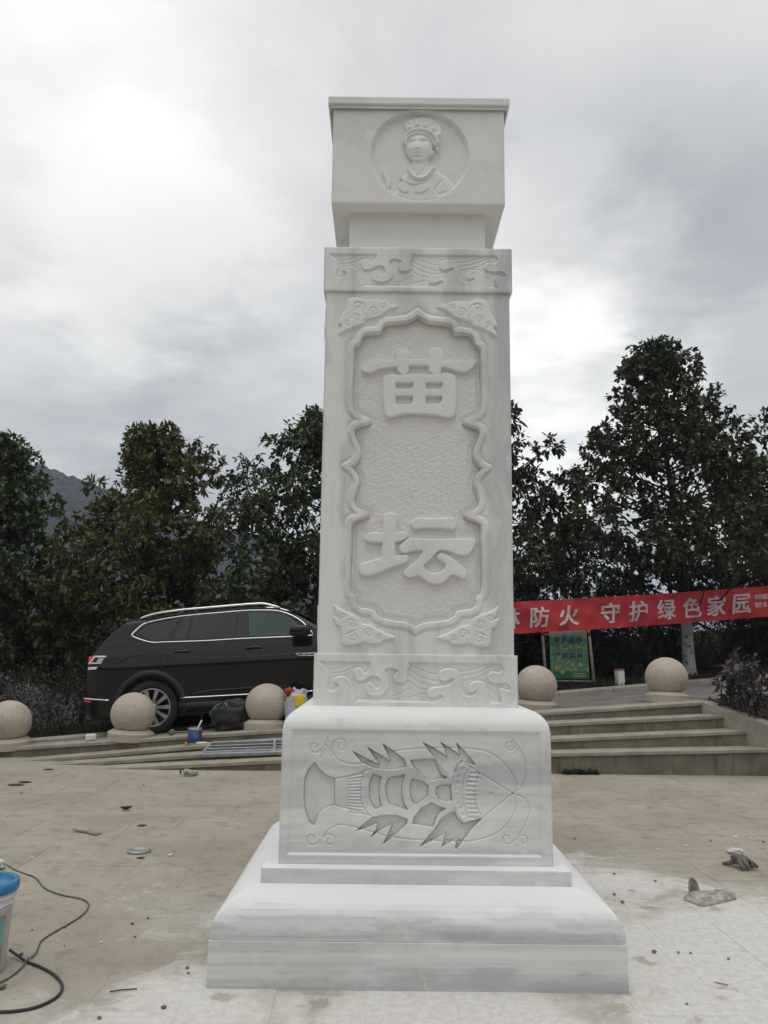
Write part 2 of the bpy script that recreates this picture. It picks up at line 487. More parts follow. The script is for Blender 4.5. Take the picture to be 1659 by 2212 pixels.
def spline(P, sub=6, closed=False):
    P = np.asarray(P, float); n = len(P); out = []
    rng = range(n) if closed else range(n - 1)
    for i in rng:
        g_ = lambda k: P[k % n] if closed else P[min(max(k, 0), n - 1)]
        p0, p1, p2, p3 = g_(i - 1), g_(i), g_(i + 1), g_(i + 2)
        for s_ in range(sub):
            t = s_ / sub
            out.append(.5 * ((2 * p1) + (-p0 + p2) * t + (2 * p0 - 5 * p1 + 4 * p2 - p3) * t * t + (-p0 + 3 * p1 - 3 * p2 + p3) * t ** 3))
    if not closed: out.append(P[-1])
    return np.array(out)


def text_mesh(name, body, size, bold, mat, parent, place, wide=1.0):
    """flat lettering as a mesh; place: function (x, y, lift) -> 3D for a centred glyph; bold strokes are shifted layers"""
    c = bpy.data.curves.new('t', 'FONT'); c.body = body; c.size = size; c.resolution_u = 3
    o = bpy.data.objects.new('t', c); COL.objects.link(o)
    dg = bpy.context.evaluated_depsgraph_get(); dg.update()
    me = bpy.data.meshes.new_from_object(o.evaluated_get(dg))
    bpy.data.objects.remove(o)
    co = np.array([v_.co[:2] for v_ in me.vertices]); fcs = [tuple(p.vertices) for p in me.polygons]
    ctr = (co.min(0) + co.max(0)) / 2
    V, Fc = [], []
    sh = [(0, 0)] if bold == 0 else [(0, 0), (bold, bold * .6), (-bold, bold * .6), (bold, -bold * .6), (-bold, -bold * .6)]
    for k, (dx, dy) in enumerate(sh):
        n0 = len(V)
        V += [place((x - ctr[0] + dx) * wide, y - ctr[1] + dy, k * .0008) for x, y in co]
        Fc += [tuple(i + n0 for i in f) for f in fcs]
    return make(name, V, Fc, mat, parent)


# ------------------------------------------------------------------ relief carving toolkit
def seg_dist(Px, Py, pts, closed):
    best = np.full(Px.shape, 1e9)
    n = len(pts)
    for i in range(n if closed else n - 1):
        ax, ay = pts[i]; bx, by = pts[(i + 1) % n]
        dx, dy = bx - ax, by - ay
        L = dx * dx + dy * dy + 1e-12
        t = np.clip(((Px - ax) * dx + (Py - ay) * dy) / L, 0, 1)
        d = (Px - ax - t * dx) ** 2 + (Py - ay - t * dy) ** 2
        best = np.minimum(best, d)
    return np.sqrt(best)


def windowed(fn):
    def inner(U, V, pts, margin, *a):
        pts = np.asarray(pts, float)
        lo, hi = pts.min(0) - margin, pts.max(0) + margin
        msk = (U >= lo[0]) & (U <= hi[0]) & (V >= lo[1]) & (V <= hi[1])
        out = np.full(U.shape, 1e3)
        if msk.any(): out[msk] = fn(U[msk], V[msk], pts, *a)
        return out
    return inner


@windowed
def poly_sd(U, V, pts):                        # signed distance, negative inside
    d = seg_dist(U, V, pts, True)
    ins = np.zeros(U.shape, bool)
    n = len(pts)
    for i in range(n):
        ax, ay = pts[i]; bx, by = pts[(i + 1) % n]
        if ay == by: continue
        c = ((ay > V) != (by > V)) & (U < (bx - ax) * (V - ay) / (by - ay) + ax)
        ins ^= c
    return np.where(ins, -d, d)


@windowed
def line_d(U, V, pts): return seg_dist(U, V, pts, False)


def sstep(x, a, b):
    t = np.clip((x - a) / (b - a), 0, 1)
    return t * t * (3 - 2 * t)


rs = np.random.RandomState(11)


def lump(U, V, scale, seed=0):                 # cheap smooth noise in [-1, 1]
    r = np.random.RandomState(seed); h = np.zeros(U.shape)
    for _ in range(14):
        a = r.uniform(0, 2 * np.pi); k = r.uniform(.6, 1.8) / scale * 2 * np.pi
        h += np.sin(U * k * np.cos(a) + V * k * np.sin(a) + r.uniform(0, 6.28))
    return h / 6


def relief_mesh(name, U, V, Hh, yfront, mat, parent, keep=None, smooth=True):
    """height grid facing -y; keep: boolean per vertex, faces with any kept vertex stay"""
    ny, nx = U.shape
    co = np.stack([U, yfront - Hh, V], -1).reshape(-1, 3)
    idx = np.arange(nx * ny).reshape(ny, nx)
    Q = np.stack([idx[:-1, :-1], idx[:-1, 1:], idx[1:, 1:], idx[1:, :-1]], -1).reshape(-1, 4)
    if keep is not None:
        kf = keep.reshape(-1)[Q].any(1); Q = Q[kf]
        used, inv = np.unique(Q, return_inverse=True)
        co = co[used]; Q = inv.reshape(-1, 4)
    return arrays(name, co, Q, mat, parent, smooth)


def grid(u0, u1, v0, v1, res):
    nx, ny = int(round((u1 - u0) / res)) + 1, int(round((v1 - v0) / res)) + 1
    return np.meshgrid(np.linspace(u0, u1, nx), np.linspace(v0, v1, ny))


# ================================================================== SETTING
ROAD_A, ROAD_S = .50, .075
def road_z(x): return ROAD_A + ROAD_S * x
def on_road(px, py, lift=0.0):
    r = ray(px, py); t = (ROAD_A + lift - EYE) / (r[2] - ROAD_S * r[0])
    return np.array([0, 0, EYE]) + t * r
def road_far(x): return 13.82 + .285 * x if x > -6 else 12.11


PILX, PILY = .175, 4.90

# --- terrain: verge behind the road, valley beyond it, wooded hill on the left
def terrain_z(x, y):
    e = y - road_far(x)
    base = road_z(x) - .05 if -30 < x < 30 else road_z(30 * np.sign(x)) - .05
    drop = 1 / (1 + math.exp(-(x + 1.0) * .9))              # the right side stays a bank, the left falls away
    left = -26 * float(sstep(np.array(e), .9, 60))
    right = .9 * float(sstep(np.array(e), .5, 6)) - 10 * float(sstep(np.array(e), 14, 80))
    z = base + (1 - drop) * left + drop * right
    return z

xs = np.concatenate([np.arange(-3000, -100, 240), np.arange(-100, -16, 9), np.arange(-16, 18, .75), np.arange(18, 100, 9), np.arange(100, 3200, 240)])
es = np.concatenate([[-60, -20, -9, -5, -2.7, 0], np.arange(.4, 8, .6), np.arange(8, 30, 2.5), np.arange(30, 110, 9), [140, 200, 300, 500, 900, 1600, 3000]])
TV, TQ = [], []
for e in es:
    for x in xs:
        xc = min(max(x, -14), 14)
        if e < 0:
            yy = 13.8 + e * .75; zz = -.35
        else:
            yy = road_far(xc) + e
            zz = terrain_z(x, yy) if abs(x) < 20 else terrain_z(xc, yy)
            zz += .10 * mnoise.noise((x * .8, yy * .8, 0)) * min(1, e)
        TV.append((x, yy, zz))
nx_ = len(xs)
for j in range(len(es) - 1):
    for i in range(nx_ - 1):
        TQ.append((j * nx_ + i, j * nx_ + i + 1, (j + 1) * nx_ + i + 1, (j + 1) * nx_ + i))
tag(arrays('terrain', TV, TQ, M['soil'], smooth=True), kind='structure')

# hill: ridge runs down to the right, tree crowns roughen its skin
hx = np.linspace(-330, 160, 300); hy = np.linspace(150, 480, 110)
HX, HY = np.meshgrid(hx, hy)
ridge = 82 - .26 * (HX + 165) - .0004 * (HX + 165) ** 2
ridge = np.where(HX < -165, 82 + .10 * (-165 - HX), ridge)
prof = sstep(HY, 150, 390)
HZ = -26 + (np.maximum(ridge, -10) + 26) * prof
HZ += lump(HX, HY, 90, 3) * 3 * prof + lump(HX, HY, 26, 4) * 1.0 * prof
HZ += (np.abs(lump(HX, HY, 9, 5)) * 1.6 + rs.uniform(-.8, 1.4, HX.shape)) * prof
HQ = []
nyh, nxh = HX.shape
idx = np.arange(nxh * nyh).reshape(nyh, nxh)
HQ = np.stack([idx[:-1, :-1], idx[:-1, 1:], idx[1:, 1:], idx[1:, :-1]], -1).reshape(-1, 4)
tag(arrays('hill', np.stack([HX, HY, HZ], -1).reshape(-1, 3), HQ, M['hill'], smooth=False), kind='structure')

# unseen slopes added beside and behind the camera to block low sky light
na, nr = 120, 22
V = []
for i in range(na + 1):
    a = rad(100 + 160 * i / na)
    for j in range(nr + 1):
        u = j / nr; R_ = 55 + 110 * u
        z = -.4 + 40 * float(sstep(np.array(u), 0, 1)) * (.8 + .25 * mnoise.noise((i * .07, u, 3))) + (2.2 * mnoise.noise((i * .9, j * .9, 1)) if 0 < j else -1.0)
        V.append((R_ * math.sin(a) * 1.0, R_ * math.cos(a), z))
Q = [(i * (nr + 1) + j, i * (nr + 1) + j + 1, (i + 1) * (nr + 1) + j + 1, (i + 1) * (nr + 1) + j) for i in range(na) for j in range(nr)]
tag(arrays('added_shade_slope', V, Q, M['hill'], smooth=True), kind='structure')

# --- plaza: bedding sheet with separate paving slabs
plaza = tag(make('plaza', [(-40, -30, -.0024), (40, -30, -.0024), (40, 11.62, -.0024), (-40, 11.62, -.0024)], [(0, 1, 2, 3)], M['plaza']), kind='structure')
SLX, SLY, GAP = .39, .585, .0025
def slab_mesh():
    a, b, c, h = (SLX - GAP) / 2, (SLY - GAP) / 2, .004, .03
    V, Fc = [], []
    for (ins, z) in ((0, -h), (0, -.0012), (c, 0)):
        V += [(-a + ins, -b + ins, z), (a - ins, -b + ins, z), (a - ins, b - ins, z), (-a + ins, b - ins, z)]
    for j in range(2):
        for i in range(4): Fc.append((j * 4 + i, j * 4 + (i + 1) % 4, j * 4 + 4 + (i + 1) % 4, j * 4 + 4 + i))
    Fc.append((8, 9, 10, 11))
    return V, Fc
SV, SF = slab_mesh()
YAW = rad(1.6)
spots = []
rnd = random.Random(5)
for i in range(-19, 20):
    for j in range(-6, 24):
        x0 = i * SLX + .08; y0 = j * SLY + (SLY / 2 if i % 2 else 0) + .2
        x = x0 * math.cos(YAW) - (y0 - 6) * math.sin(YAW); y = x0 * math.sin(YAW) + (y0 - 6) * math.cos(YAW) + 6
        if y < 1.5 or (y > 11.25 and x > -3.0) or y > 11.3 or (x > -1.5 and y > 10.55): continue
        if abs(x - PILX) < .70 and abs(y - PILY) < .62: continue
        if abs(x) > 1.3 + y * .52: continue
        spots.append((x, y))
def seen_size(p):
    x, y = p
    infr = 1.0 if (2.75 < y and abs(x) < .47 * y + .15) else .001
    hidden = .002 if (abs(x - PILX * y / 4.9 ) < .13 * y and y > 5.9) else 1
    return infr * hidden / y ** 3
spots.sort(key=seen_size, reverse=True)
first = None
restV, restF = [], []
for n_, (x, y) in enumerate(spots):
    z = rnd.uniform(-.0016, .0008); tx, ty = rnd.gauss(0, .0012), rnd.gauss(0, .0012)
    if n_ < 300:
        if first is None:
            first = make('paving_slab', SV, SF, M['plaza'], plaza); o = first
        else:
            o = first.copy(); COL.objects.link(o); o.parent = plaza
        o.location = (x, y, z); o.rotation_euler = (tx, ty, YAW)
    else:
        k0 = len(restV)
        c_, s_ = math.cos(YAW), math.sin(YAW)
        restV += [(x + a * c_ - b * s_, y + a * s_ + b * c_, zz + z) for a, b, zz in SV]
        restF += [tuple(k + k0 for k in f) for f in SF]
tag(make('far_paving_slabs', restV, restF, M['plaza'], plaza), kind='stuff')

# --- steps: four sloping treads that run out into the plaza on the left
steps = tag(bpy.data.objects.new('steps', None), kind='structure'); COL.objects.link(steps)
def lin(pts):
    X = [p[0] for p in pts]; Z = [p[1] for p in pts]
    return lambda x: float(np.interp(x, X, Z)) if X[0] <= x <= X[-1] else (Z[0] + (x - X[0]) * (Z[1] - Z[0]) / (X[1] - X[0]) if x < X[0] else Z[-1] + (x - X[-1]) * (Z[-1] - Z[-2]) / (X[-1] - X[-2]))
stepz = [lin([(-3.6, -.005), (-1.25, .135), (2.1, .248), (4.9, .33)]), lin([(-4.2, -.002), (-2.3, .15), (2.17, .387), (4.95, .529)]),
         lin([(-4.7, 0), (-2.35, .222), (2.24, .552), (4.65, .685)]), lambda x: road_z(x)]
def step_y(k, x): return 10.56 + .327 * k + .012 * (x - 2)
def wall_x(y): return 4.36 + (11.6 - y) * .47        # plan line of the cheek kerb
for k in range(4):
    X0 = [-5.2, -5.8, -6.4, -7.5][k]
    X1 = wall_x(step_y(k, 4.5)) + .05
    xs_ = np.linspace(X0, X1, 40)
    V, Fc = [], []
    back = .40 if k < 3 else .34
    for x in xs_:
        z = stepz[k](x); y = step_y(k, x); w = .006 * mnoise.noise((x * 3, k * 7, 0)); t = .045
        V += [(x, y - .022 + w, z - t), (x, y - .025 + w, z - .008), (x, y - .017 + w, z), (x, y + back, z + (.004 if k == 3 else 0)), (x, y + back, z - t)]
    n = 5
    for i in range(len(xs_) - 1):
        for j in range(n): Fc.append((i * n + j, (i + 1) * n + j, (i + 1) * n + (j + 1) % n, i * n + (j + 1) % n))
    Fc += [(0, 1, 2, 3, 4), tuple((len(xs_) - 1) * n + q_ for q_ in (4, 3, 2, 1, 0))]
    st = make('step', V, Fc, M['tread'] if k < 3 else M['kerb'], steps)
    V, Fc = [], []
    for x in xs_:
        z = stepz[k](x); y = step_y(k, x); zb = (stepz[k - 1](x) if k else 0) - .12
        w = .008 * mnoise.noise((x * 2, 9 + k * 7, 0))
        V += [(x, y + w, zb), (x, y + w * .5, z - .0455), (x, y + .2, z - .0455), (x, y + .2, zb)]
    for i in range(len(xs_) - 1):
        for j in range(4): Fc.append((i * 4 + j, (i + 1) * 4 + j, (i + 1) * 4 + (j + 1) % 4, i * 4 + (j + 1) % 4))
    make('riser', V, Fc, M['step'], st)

# --- road, near edge strip and far kerb
xs_ = np.linspace(-30, 30, 81)
V, Fc = [], []
for x in xs_:
    z = road_z(x) if x > -8 else road_z(-8) + .02 * (x + 8)
    V += [(x, step_y(3, x) + .335, z), (x, road_far(x) - .38, z), (x, road_far(x) - .38, z - .3), (x, step_y(3, x) + .335, z - .3)]
for i in range(len(xs_) - 1):
    for j in range(4): Fc.append((i * 4 + j, (i + 1) * 4 + j, (i + 1) * 4 + (j + 1) % 4, i * 4 + (j + 1) % 4))
road = tag(make('road', V, Fc, M['road']), kind='structure')
for s0 in range(-10, 16):                              # far kerb in separate stones
    xa, xb = s0 * 1.0 + .006, s0 * 1.0 + .994
    V = []
    for x in (xa, xb):
        y0, y1, z = road_far(x) - .385, road_far(x), road_z(x)
        hgt = .075 if x > -1 else .03
        V += [(x, y0, z - .2), (x, y0, z + hgt - .015), (x, y0 + .015, z + hgt), (x, y1, z + hgt), (x, y1, z - .2)]
    Fc = [(j, 5 + j, 5 + (j + 1) % 5, (j + 1) % 5) for j in range(5)] + [(4, 3, 2, 1, 0), (5, 6, 7, 8, 9)]
    make('kerb_stone', V, Fc, M['kerb'], road)

# --- cheek wall with sloping kerb on the right, planted bed behind it
def cheek_z(y): return .84 + (y - 11.6) * .225
ys_ = np.linspace(12.0, 7.6, 12)
V, Fc = [], []
for y in ys_:
    x = wall_x(y); z = min(cheek_z(y), road_z(x) + .02)
    V += [(x, y, -.1), (x, y, z - .01), (x + .012, y, z), (x + .16, y + .03, z), (x + .172, y + .03, z - .01), (x + .172, y + .03, -.1)]
for i in range(len(ys_) - 1):
    for j in range(6): Fc.append((i * 6 + j, (i + 1) * 6 + j, (i + 1) * 6 + (j + 1) % 6, i * 6 + (j + 1) % 6))
tag(make('cheek_wall', V, Fc, M['kerb']), 'low sloping concrete cheek wall at the right end of the steps', 'wall')
V, Fc = [], []
gx = np.linspace(0, 1, 26); gy = np.linspace(12.0, 7.6, 26)
for y in gy:
    for t in gx:
        x = wall_x(y) + .15 + t * 5
        z = min(cheek_z(y), road_z(x) + .0) - .03 + .06 * t + .035 * mnoise.noise((x * 3, y * 3, 2))
        V.append((x, y, z))
for j in range(25):
    for i in range(25): Fc.append((j * 26 + i, j * 26 + i + 1, j * 26 + 27 + i, j * 26 + 26 + i))
tag(make('planting_bed', V, Fc, M['soil'], smooth=True), kind='structure')

# ================================================================== THE PILLAR
pil = thing('stone_pillar', 'tall carved white marble pillar with two large raised characters', 'pillar', (PILX, PILY, 0))
def fx(p, Y):                                   # traced point -> face coordinates of the pillar
    w = onY(p[0], p[1], Y); return (w[0] - PILX, w[2])

# plinth: lower course, upper course with quarter-round shoulder
HB = .938
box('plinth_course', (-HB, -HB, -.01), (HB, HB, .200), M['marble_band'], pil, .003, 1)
def shoulder_block(name, half, z0, z1, r, rz, mat, parent, n=9, wob=0):
    V, Fc = [], []
    prof = [(half, z0), (half, z1 - rz)]
    for i in range(1, n + 1):
        a = math.pi / 2 * i / n
        prof.append((half - r + r * math.cos(a), z1 - rz + rz * math.sin(a)))
    rc, cn = .02, 3
    rings = []
    for (h, z) in prof:
        ring = []
        for (sx, sy, a0) in ((1, 1, 0), (-1, 1, 90), (-1, -1, 180), (1, -1, 270)):
            for q_ in range(cn + 1):
                a = rad(a0 + 90 * q_ / cn)
                ring.append((sx * (h - rc) + rc * math.cos(a), sy * (h - rc) + rc * math.sin(a), z))
        rings.append(ring)
    m_ = len(rings[0])
    for r_ in rings: V += r_
    for j in range(len(rings) - 1):
        for i in range(m_): Fc.append((j * m_ + i, j * m_ + (i + 1) % m_, (j + 1) * m_ + (i + 1) % m_, (j + 1) * m_ + i))
    Fc.append(tuple((len(rings) - 1) * m_ + i for i in range(m_)))
    o = make(name, V, Fc, mat, parent, False)
    # smooth only the curved shoulder
    for p in o.data.polygons: p.use_smooth = len(p.vertices) == 4
    md = o.modifiers.new('edge_split', 'EDGE_SPLIT'); md.split_angle = rad(40)
    return o
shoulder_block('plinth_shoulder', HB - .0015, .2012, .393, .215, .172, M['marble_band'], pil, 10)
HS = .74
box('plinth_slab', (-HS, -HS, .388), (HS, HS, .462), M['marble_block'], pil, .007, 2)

# pedestal block with the carved shellfish panel on every side
HP = .6675
YP = PILY - HP
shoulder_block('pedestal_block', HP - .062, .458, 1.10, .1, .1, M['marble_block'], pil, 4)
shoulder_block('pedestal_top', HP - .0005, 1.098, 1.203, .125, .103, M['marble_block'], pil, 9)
U, V_ = grid(-HP, HP, .460, 1.099, .0031)
Hh = np.zeros(U.shape)
T4 = lambda L: np.array([fx(z4(*p), YP) for p in L])
frame = T4([(128, 247), (1498, 262), (1506, 945), (102, 930)])
sdf = poly_sd(U, V_, frame, .1)
Hh -= .011 * sstep(-sdf, -.006, .006)
Hh += .002 * np.exp(-((sdf - .012) / .007) ** 2)
deep = [
    [(250, 425), (270, 455), (310, 495), (365, 517), (363, 590), (365, 665), (310, 680), (270, 720), (248, 785), (215, 750), (195, 690), (188, 620), (192, 520), (210, 470)],
    [(455, 360), (530, 400), (607, 437), (575, 390), (540, 340), (600, 375), (668, 417), (650, 370), (622, 318), (690, 365), (752, 412), (762, 452), (700, 468), (620, 466), (565, 455), (510, 425)],
    [(845, 310), (910, 345), (985, 392), (970, 350), (945, 310), (1000, 345), (1055, 385), (1045, 350), (1033, 312), (1080, 360), (1150, 445), (1075, 425), (1045, 440), (1038, 480), (1005, 503), (965, 480), (935, 440), (922, 405), (890, 370)],
    [(780, 414), (850, 408), (918, 406), (935, 450), (955, 493), (995, 516), (955, 517), (910, 530), (868, 518), (820, 478), (792, 440)],
    [(572, 492), (600, 496), (622, 508), (610, 560), (610, 620), (625, 668), (590, 690), (570, 665), (552, 620), (550, 550)],
    [(662, 510), (720, 500), (752, 492), (740, 540), (736, 600), (748, 655), (772, 692), (720, 678), (670, 662), (652, 630), (642, 580), (646, 540)],
    [(792, 517), (850, 532), (882, 556), (882, 610), (850, 638), (812, 664), (792, 645), (778, 600), (780, 550)],
    [(925, 562), (960, 550), (1004, 550), (1013, 600), (1014, 640), (980, 645), (940, 630), (920, 600)],
    [(897, 647), (940, 670), (983, 683), (942, 710), (922, 750), (910, 788), (850, 778), (792, 768), (802, 730), (842, 682)],
    [(475, 810), (520, 770), (570, 730), (640, 718), (710, 720), (768, 742), (763, 770), (700, 825), (625, 888), (655, 830), (680, 770), (620, 800), (555, 850), (590, 800), (600, 765), (540, 790)],
    [(832, 895), (870, 850), (920, 792), (950, 742), (1000, 706), (1028, 698), (1045, 735), (1078, 767), (1130, 750), (1185, 735), (1120, 800), (1035, 915), (1030, 895), (1043, 850), (955, 898), (965, 860), (978, 820), (900, 865)],
]
deep_sd = np.full(U.shape, 1e3)
for L in deep:
    s_ = poly_sd(U, V_, T4(L), .05)
    Hh -= .019 * sstep(-s_, -.001, .004) + .004 * sstep(-s_, .008, .04)
    deep_sd = np.minimum(deep_sd, s_)
def groove(U, V_, Hh, pts, w, d, ridge=.3):
    dd = line_d(U, V_, pts, .05)
    Hh -= d * np.exp(-(dd / w) ** 2)
    Hh += ridge * d * np.exp(-((dd - 2.2 * w) / w) ** 2)
def spiral(cx, cy, r, turns, a0, sgn=1):
    return [(cx + r * (1 - .75 * t) * math.cos(a0 + sgn * 2 * math.pi * turns * t), cy + r * (1 - .75 * t) * math.sin(a0 + sgn * 2 * math.pi * turns * t)) for t in np.linspace(0, 1, 26)]
lines = [
    spline([(1350, 600), (1372, 550), (1340, 480), (1280, 410), (1200, 365), (1100, 350), (950, 345), (720, 360), (640, 385), (570, 420), (500, 435), (430, 432), (380, 410), (340, 360), (310, 330)], 4),
    spline([(1350, 600), (1367, 640), (1355, 720), (1290, 800), (1200, 845), (1080, 865), (900, 860), (700, 845), (560, 810), (450, 780), (380, 775), (330, 800), (300, 840)], 4),
    spline([(1350, 600), (1400, 560), (1425, 480), (1410, 400), (1380, 340), (1345, 305)], 4), spline([(1350, 600), (1420, 630), (1445, 700), (1420, 770), (1385, 830)], 4),
    [(325, 275), (285, 405)], spiral(250, 340, 38, 1.1, .3), spiral(395, 335, 48, 1.2, 2.6), spiral(335, 862, 42, 1.1, 3.6), spiral(235, 850, 44, 1.0, .2),
    spiral(1335, 332, 34, 1.4, -1.0), spiral(1320, 850, 36, 1.0, .2), spiral(1410, 862, 36, 1.0, 3.3),
    [(1068, 424), (1350, 600), (1180, 738), (1078, 766)], spline([(1068, 424), (1030, 480), (1012, 550), (1012, 630), (1030, 700), (1078, 766)], 4),
    spline([(1100, 470), (1075, 540), (1072, 640), (1100, 735)], 4), spline([(1165, 490), (1140, 560), (1140, 650), (1175, 725)], 4),
    [(365, 518), (440, 505), (570, 463)], [(365, 666), (450, 685), (560, 722)], [(430, 505), (432, 690)], spline([(520, 480), (505, 560), (510, 650), (548, 715)], 4),
]
for L in lines: groove(U, V_, Hh, T4(L), .0036, .0055, .12)
for i in range(11):
    y = 486 + i * 24.5; xo = 26 * ((i - 5) / 5.5) ** 2
    groove(U, V_, Hh, T4([(1096 + xo, y), (1142 + xo, y + 2)]), .005, .006)
for i in range(13):
    y = 503 + i * 16.5
    groove(U, V_, Hh, T4([(440, y), (500 + 3 * abs(i - 6), y + (i - 6) * 2)]), .004, .005)
for (x, y) in [(1075, 460), (1055, 505), (1045, 540), (1038, 575), (1038, 605), (1050, 655), (1060, 680), (1075, 715), (1230, 603)]:
    c = T4([(x, y)])[0]
    Hh -= .007 * np.exp(-((U - c[0]) ** 2 + (V_ - c[1]) ** 2) / .0075 ** 2)
edge_ = np.minimum(np.minimum(U + HP, HP - U), V_ - .46)
Hh -= .004 * np.exp(-edge_ / .003)
Hh += lump(U, V_, .05, 8) * .0004
Hh += rs.normal(0, .0007, U.shape) * (deep_sd < -.008)
fp = relief_mesh('carved_shellfish_panel', U, V_, Hh, -HP, M['marble_block'], pil, keep=deep_sd > -.003)
relief_mesh('sunk_carving', U, V_, Hh, -HP, M['marble_sunk'], fp, keep=deep_sd < -.0025)

# shaft: bands at foot and head, sunk cloud-shaped panel between
HSB, HSF = .530, .515
YB, YS = PILY - HSB, PILY - HSF
Z_S0, Z_S1 = 1.470, 3.474
core_ = .455
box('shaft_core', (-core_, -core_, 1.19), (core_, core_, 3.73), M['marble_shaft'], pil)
T3 = lambda L, Y=YS: np.array([fx(z3(*p), Y) for p in L])
T2 = lambda L, Y=YS: np.array([fx(z2(*p), Y) for p in L])

def wave_band(name, z0, z1, flip):
    U, V_ = grid(-HSB, HSB, z0, z1, .0034)
    Hh = np.zeros(U.shape)
    lo, hi = z0 + .030, z1 - .045                      # fillets above and below the frieze
    inb = sstep(V_, lo - .004, lo + .004) * sstep(-V_, -hi - .004, -hi + .004)
    Hh -= .009 * inb
    def TB(L):
        P = np.array(L, float)
        u = -HSB + (P[:, 0] - 5) / (1595 - 5) * 2 * HSB
        t = (1990 - P[:, 1]) / (1990 - 1702)
        return np.stack([u, lo + t * (hi - lo)], 1)
    clouds = [
        [(5, 1690), (50, 1705), (105, 1755), (125, 1815), (108, 1880), (125, 1915), (165, 1915), (198, 1885), (185, 1860), (165, 1855), (165, 1830), (205, 1810), (260, 1820), (300, 1865), (313, 1925), (315, 2000), (0, 2000)],
        [(330, 1690), (440, 1690), (440, 1740), (420, 1780), (400, 1785), (380, 1760), (355, 1745), (325, 1760), (318, 1790), (330, 1830), (370, 1845), (410, 1830), (450, 1808), (500, 1810), (525, 1845), (515, 1885), (490, 1895), (470, 1870), (440, 1850), (415, 1870), (408, 1910), (430, 1940), (480, 1955), (540, 1945), (580, 1910), (590, 1870), (570, 1810), (560, 1770), (580, 1745), (625, 1745), (660, 1765), (640, 1790), (630, 1820), (650, 1850), (700, 1855), (735, 1830), (738, 1770), (720, 1690)],
        [(895, 1955), (900, 1905), (930, 1885), (1000, 1875), (1060, 1860), (1095, 1830), (1095, 1815), (1050, 1830), (1010, 1840), (980, 1815), (985, 1770), (1030, 1745), (1090, 1745), (1135, 1775), (1145, 1830), (1150, 1890), (1170, 1930), (1215, 1945), (1260, 1930), (1275, 1905), (1240, 1918), (1212, 1910), (1225, 1860), (1260, 1835), (1320, 1840), (1350, 1880), (1362, 1940), (1360, 2005), (960, 2005), (1005, 1965), (1010, 1945), (985, 1938), (950, 1955)],
        [(1470, 1690), (1478, 1740), (1445, 1770), (1400, 1760), (1370, 1780), (1360, 1810), (1380, 1840), (1440, 1850), (1500, 1845), (1535, 1870), (1535, 1900), (1500, 1895), (1460, 1885), (1445, 1905), (1455, 1950), (1490, 2005), (1610, 2005), (1610, 1690)],
    ]
    for L in clouds:
        s_ = poly_sd(U, V_, TB(spline(L, 3, True)), .06)
        Hh += (.0085 * sstep(-s_, -.003, .003) + .0012 * np.exp(-((s_ + .006) / .005) ** 2) - .0025 * np.exp(-((s_ - .005) / .004) ** 2)) * inb
    for L in [[(130, 1760), (210, 1745), (300, 1705)], [(140, 1790), (240, 1775), (330, 1730)], [(740, 1740), (830, 1800), (960, 1838)], [(738, 1785), (820, 1840), (930, 1872)],
              [(735, 1835), (820, 1890), (900, 1905)], [(600, 1960), (680, 1930), (760, 1890)], [(330, 1965), (400, 1975), (520, 1972), (640, 1975)], [(760, 1720), (880, 1770), (985, 1790)],
              [(1150, 1765), (1250, 1745), (1350, 1712)], [(1155, 1800), (1280, 1772), (1395, 1725)], [(1160, 1835), (1290, 1805), (1360, 1770)], [(1370, 1880), (1420, 1930), (1460, 1985)], [(740, 1965), (830, 1935), (890, 1930)]]:
        groove(U, V_, Hh, TB(spline(L, 4)), .0032, .003 , .15)
    Hh -= .004 * np.exp(-np.minimum(U + HSB, HSB - U) / .003) + .003 * np.exp(-(V_ - z0) / .003) + .003 * np.exp(-(z1 - V_) / .003)
    return relief_mesh(name, U, V_, Hh, -HSB, M['marble_shaft'], pil)
foot_band = wave_band('cloud_band', 1.198, Z_S0, False)
head_band = wave_band('cloud_band', 3.474, 3.738, True)
for z_ in (Z_S0 - .0015, 3.4745):                       # ledges that close the bands
    box('band_ledge', (-HSB + .003, -HSB + .003, z_ - .012 if z_ < 2 else z_), (HSB - .003, HSB - .003, z_ if z_ < 2 else z_ + .012), M['marble_shaft'], pil)
box('band_ledge', (-HSB + .003, -HSB + .003, 3.722), (HSB - .003, HSB - .003, 3.7365), M['marble_shaft'], pil)

half = [fx(z2(*p), YS) for p in [(832, 585), (795, 620), (750, 638), (680, 646), (595, 650), (556, 668), (538, 700), (530, 726), (470, 726), (410, 735), (377, 762), (366, 800), (358, 822), (325, 842), (308, 880), (305, 1000), (300, 1150), (297, 1310), (308, 1365), (340, 1405), (390, 1432), (437, 1447), (385, 1462), (325, 1490), (308, 1535), (325, 1590), (350, 1650), (360, 1700)]]
half += [fx(z3(*p), YS) for p in [(342, 100), (310, 145), (255, 172), (300, 200), (335, 250), (340, 300), (312, 370), (298, 430), (310, 480), (350, 515), (412, 540), (350, 560), (300, 585), (280, 620), (278, 750), (272, 900), (268, 1100), (280, 1165), (315, 1190), (312, 1215), (325, 1260), (370, 1295), (440, 1302), (475, 1312), (490, 1345), (545, 1380), (630, 1395), (720, 1405), (770, 1425), (803, 1452)]]
half = np.array(half); half[0, 0] = 0; half[-1, 0] = 0
outline = np.concatenate([half, (half * [-1, 1])[-2:0:-1]])
U, V_ = grid(-HSF, HSF, Z_S0 - .002, Z_S1 + .002, .0034)
sdo = poly_sd(U, V_, outline, .2)
RIM = .0175
Hh = np.zeros(U.shape)
inside = sstep(-sdo, .013, .0185)
Hh += .008 * np.exp(-(sdo / .0170) ** 8)                 # rolled rim
Hh -= .004 * np.exp(-((sdo - .027) / .008) ** 2)
FIELD = -.030
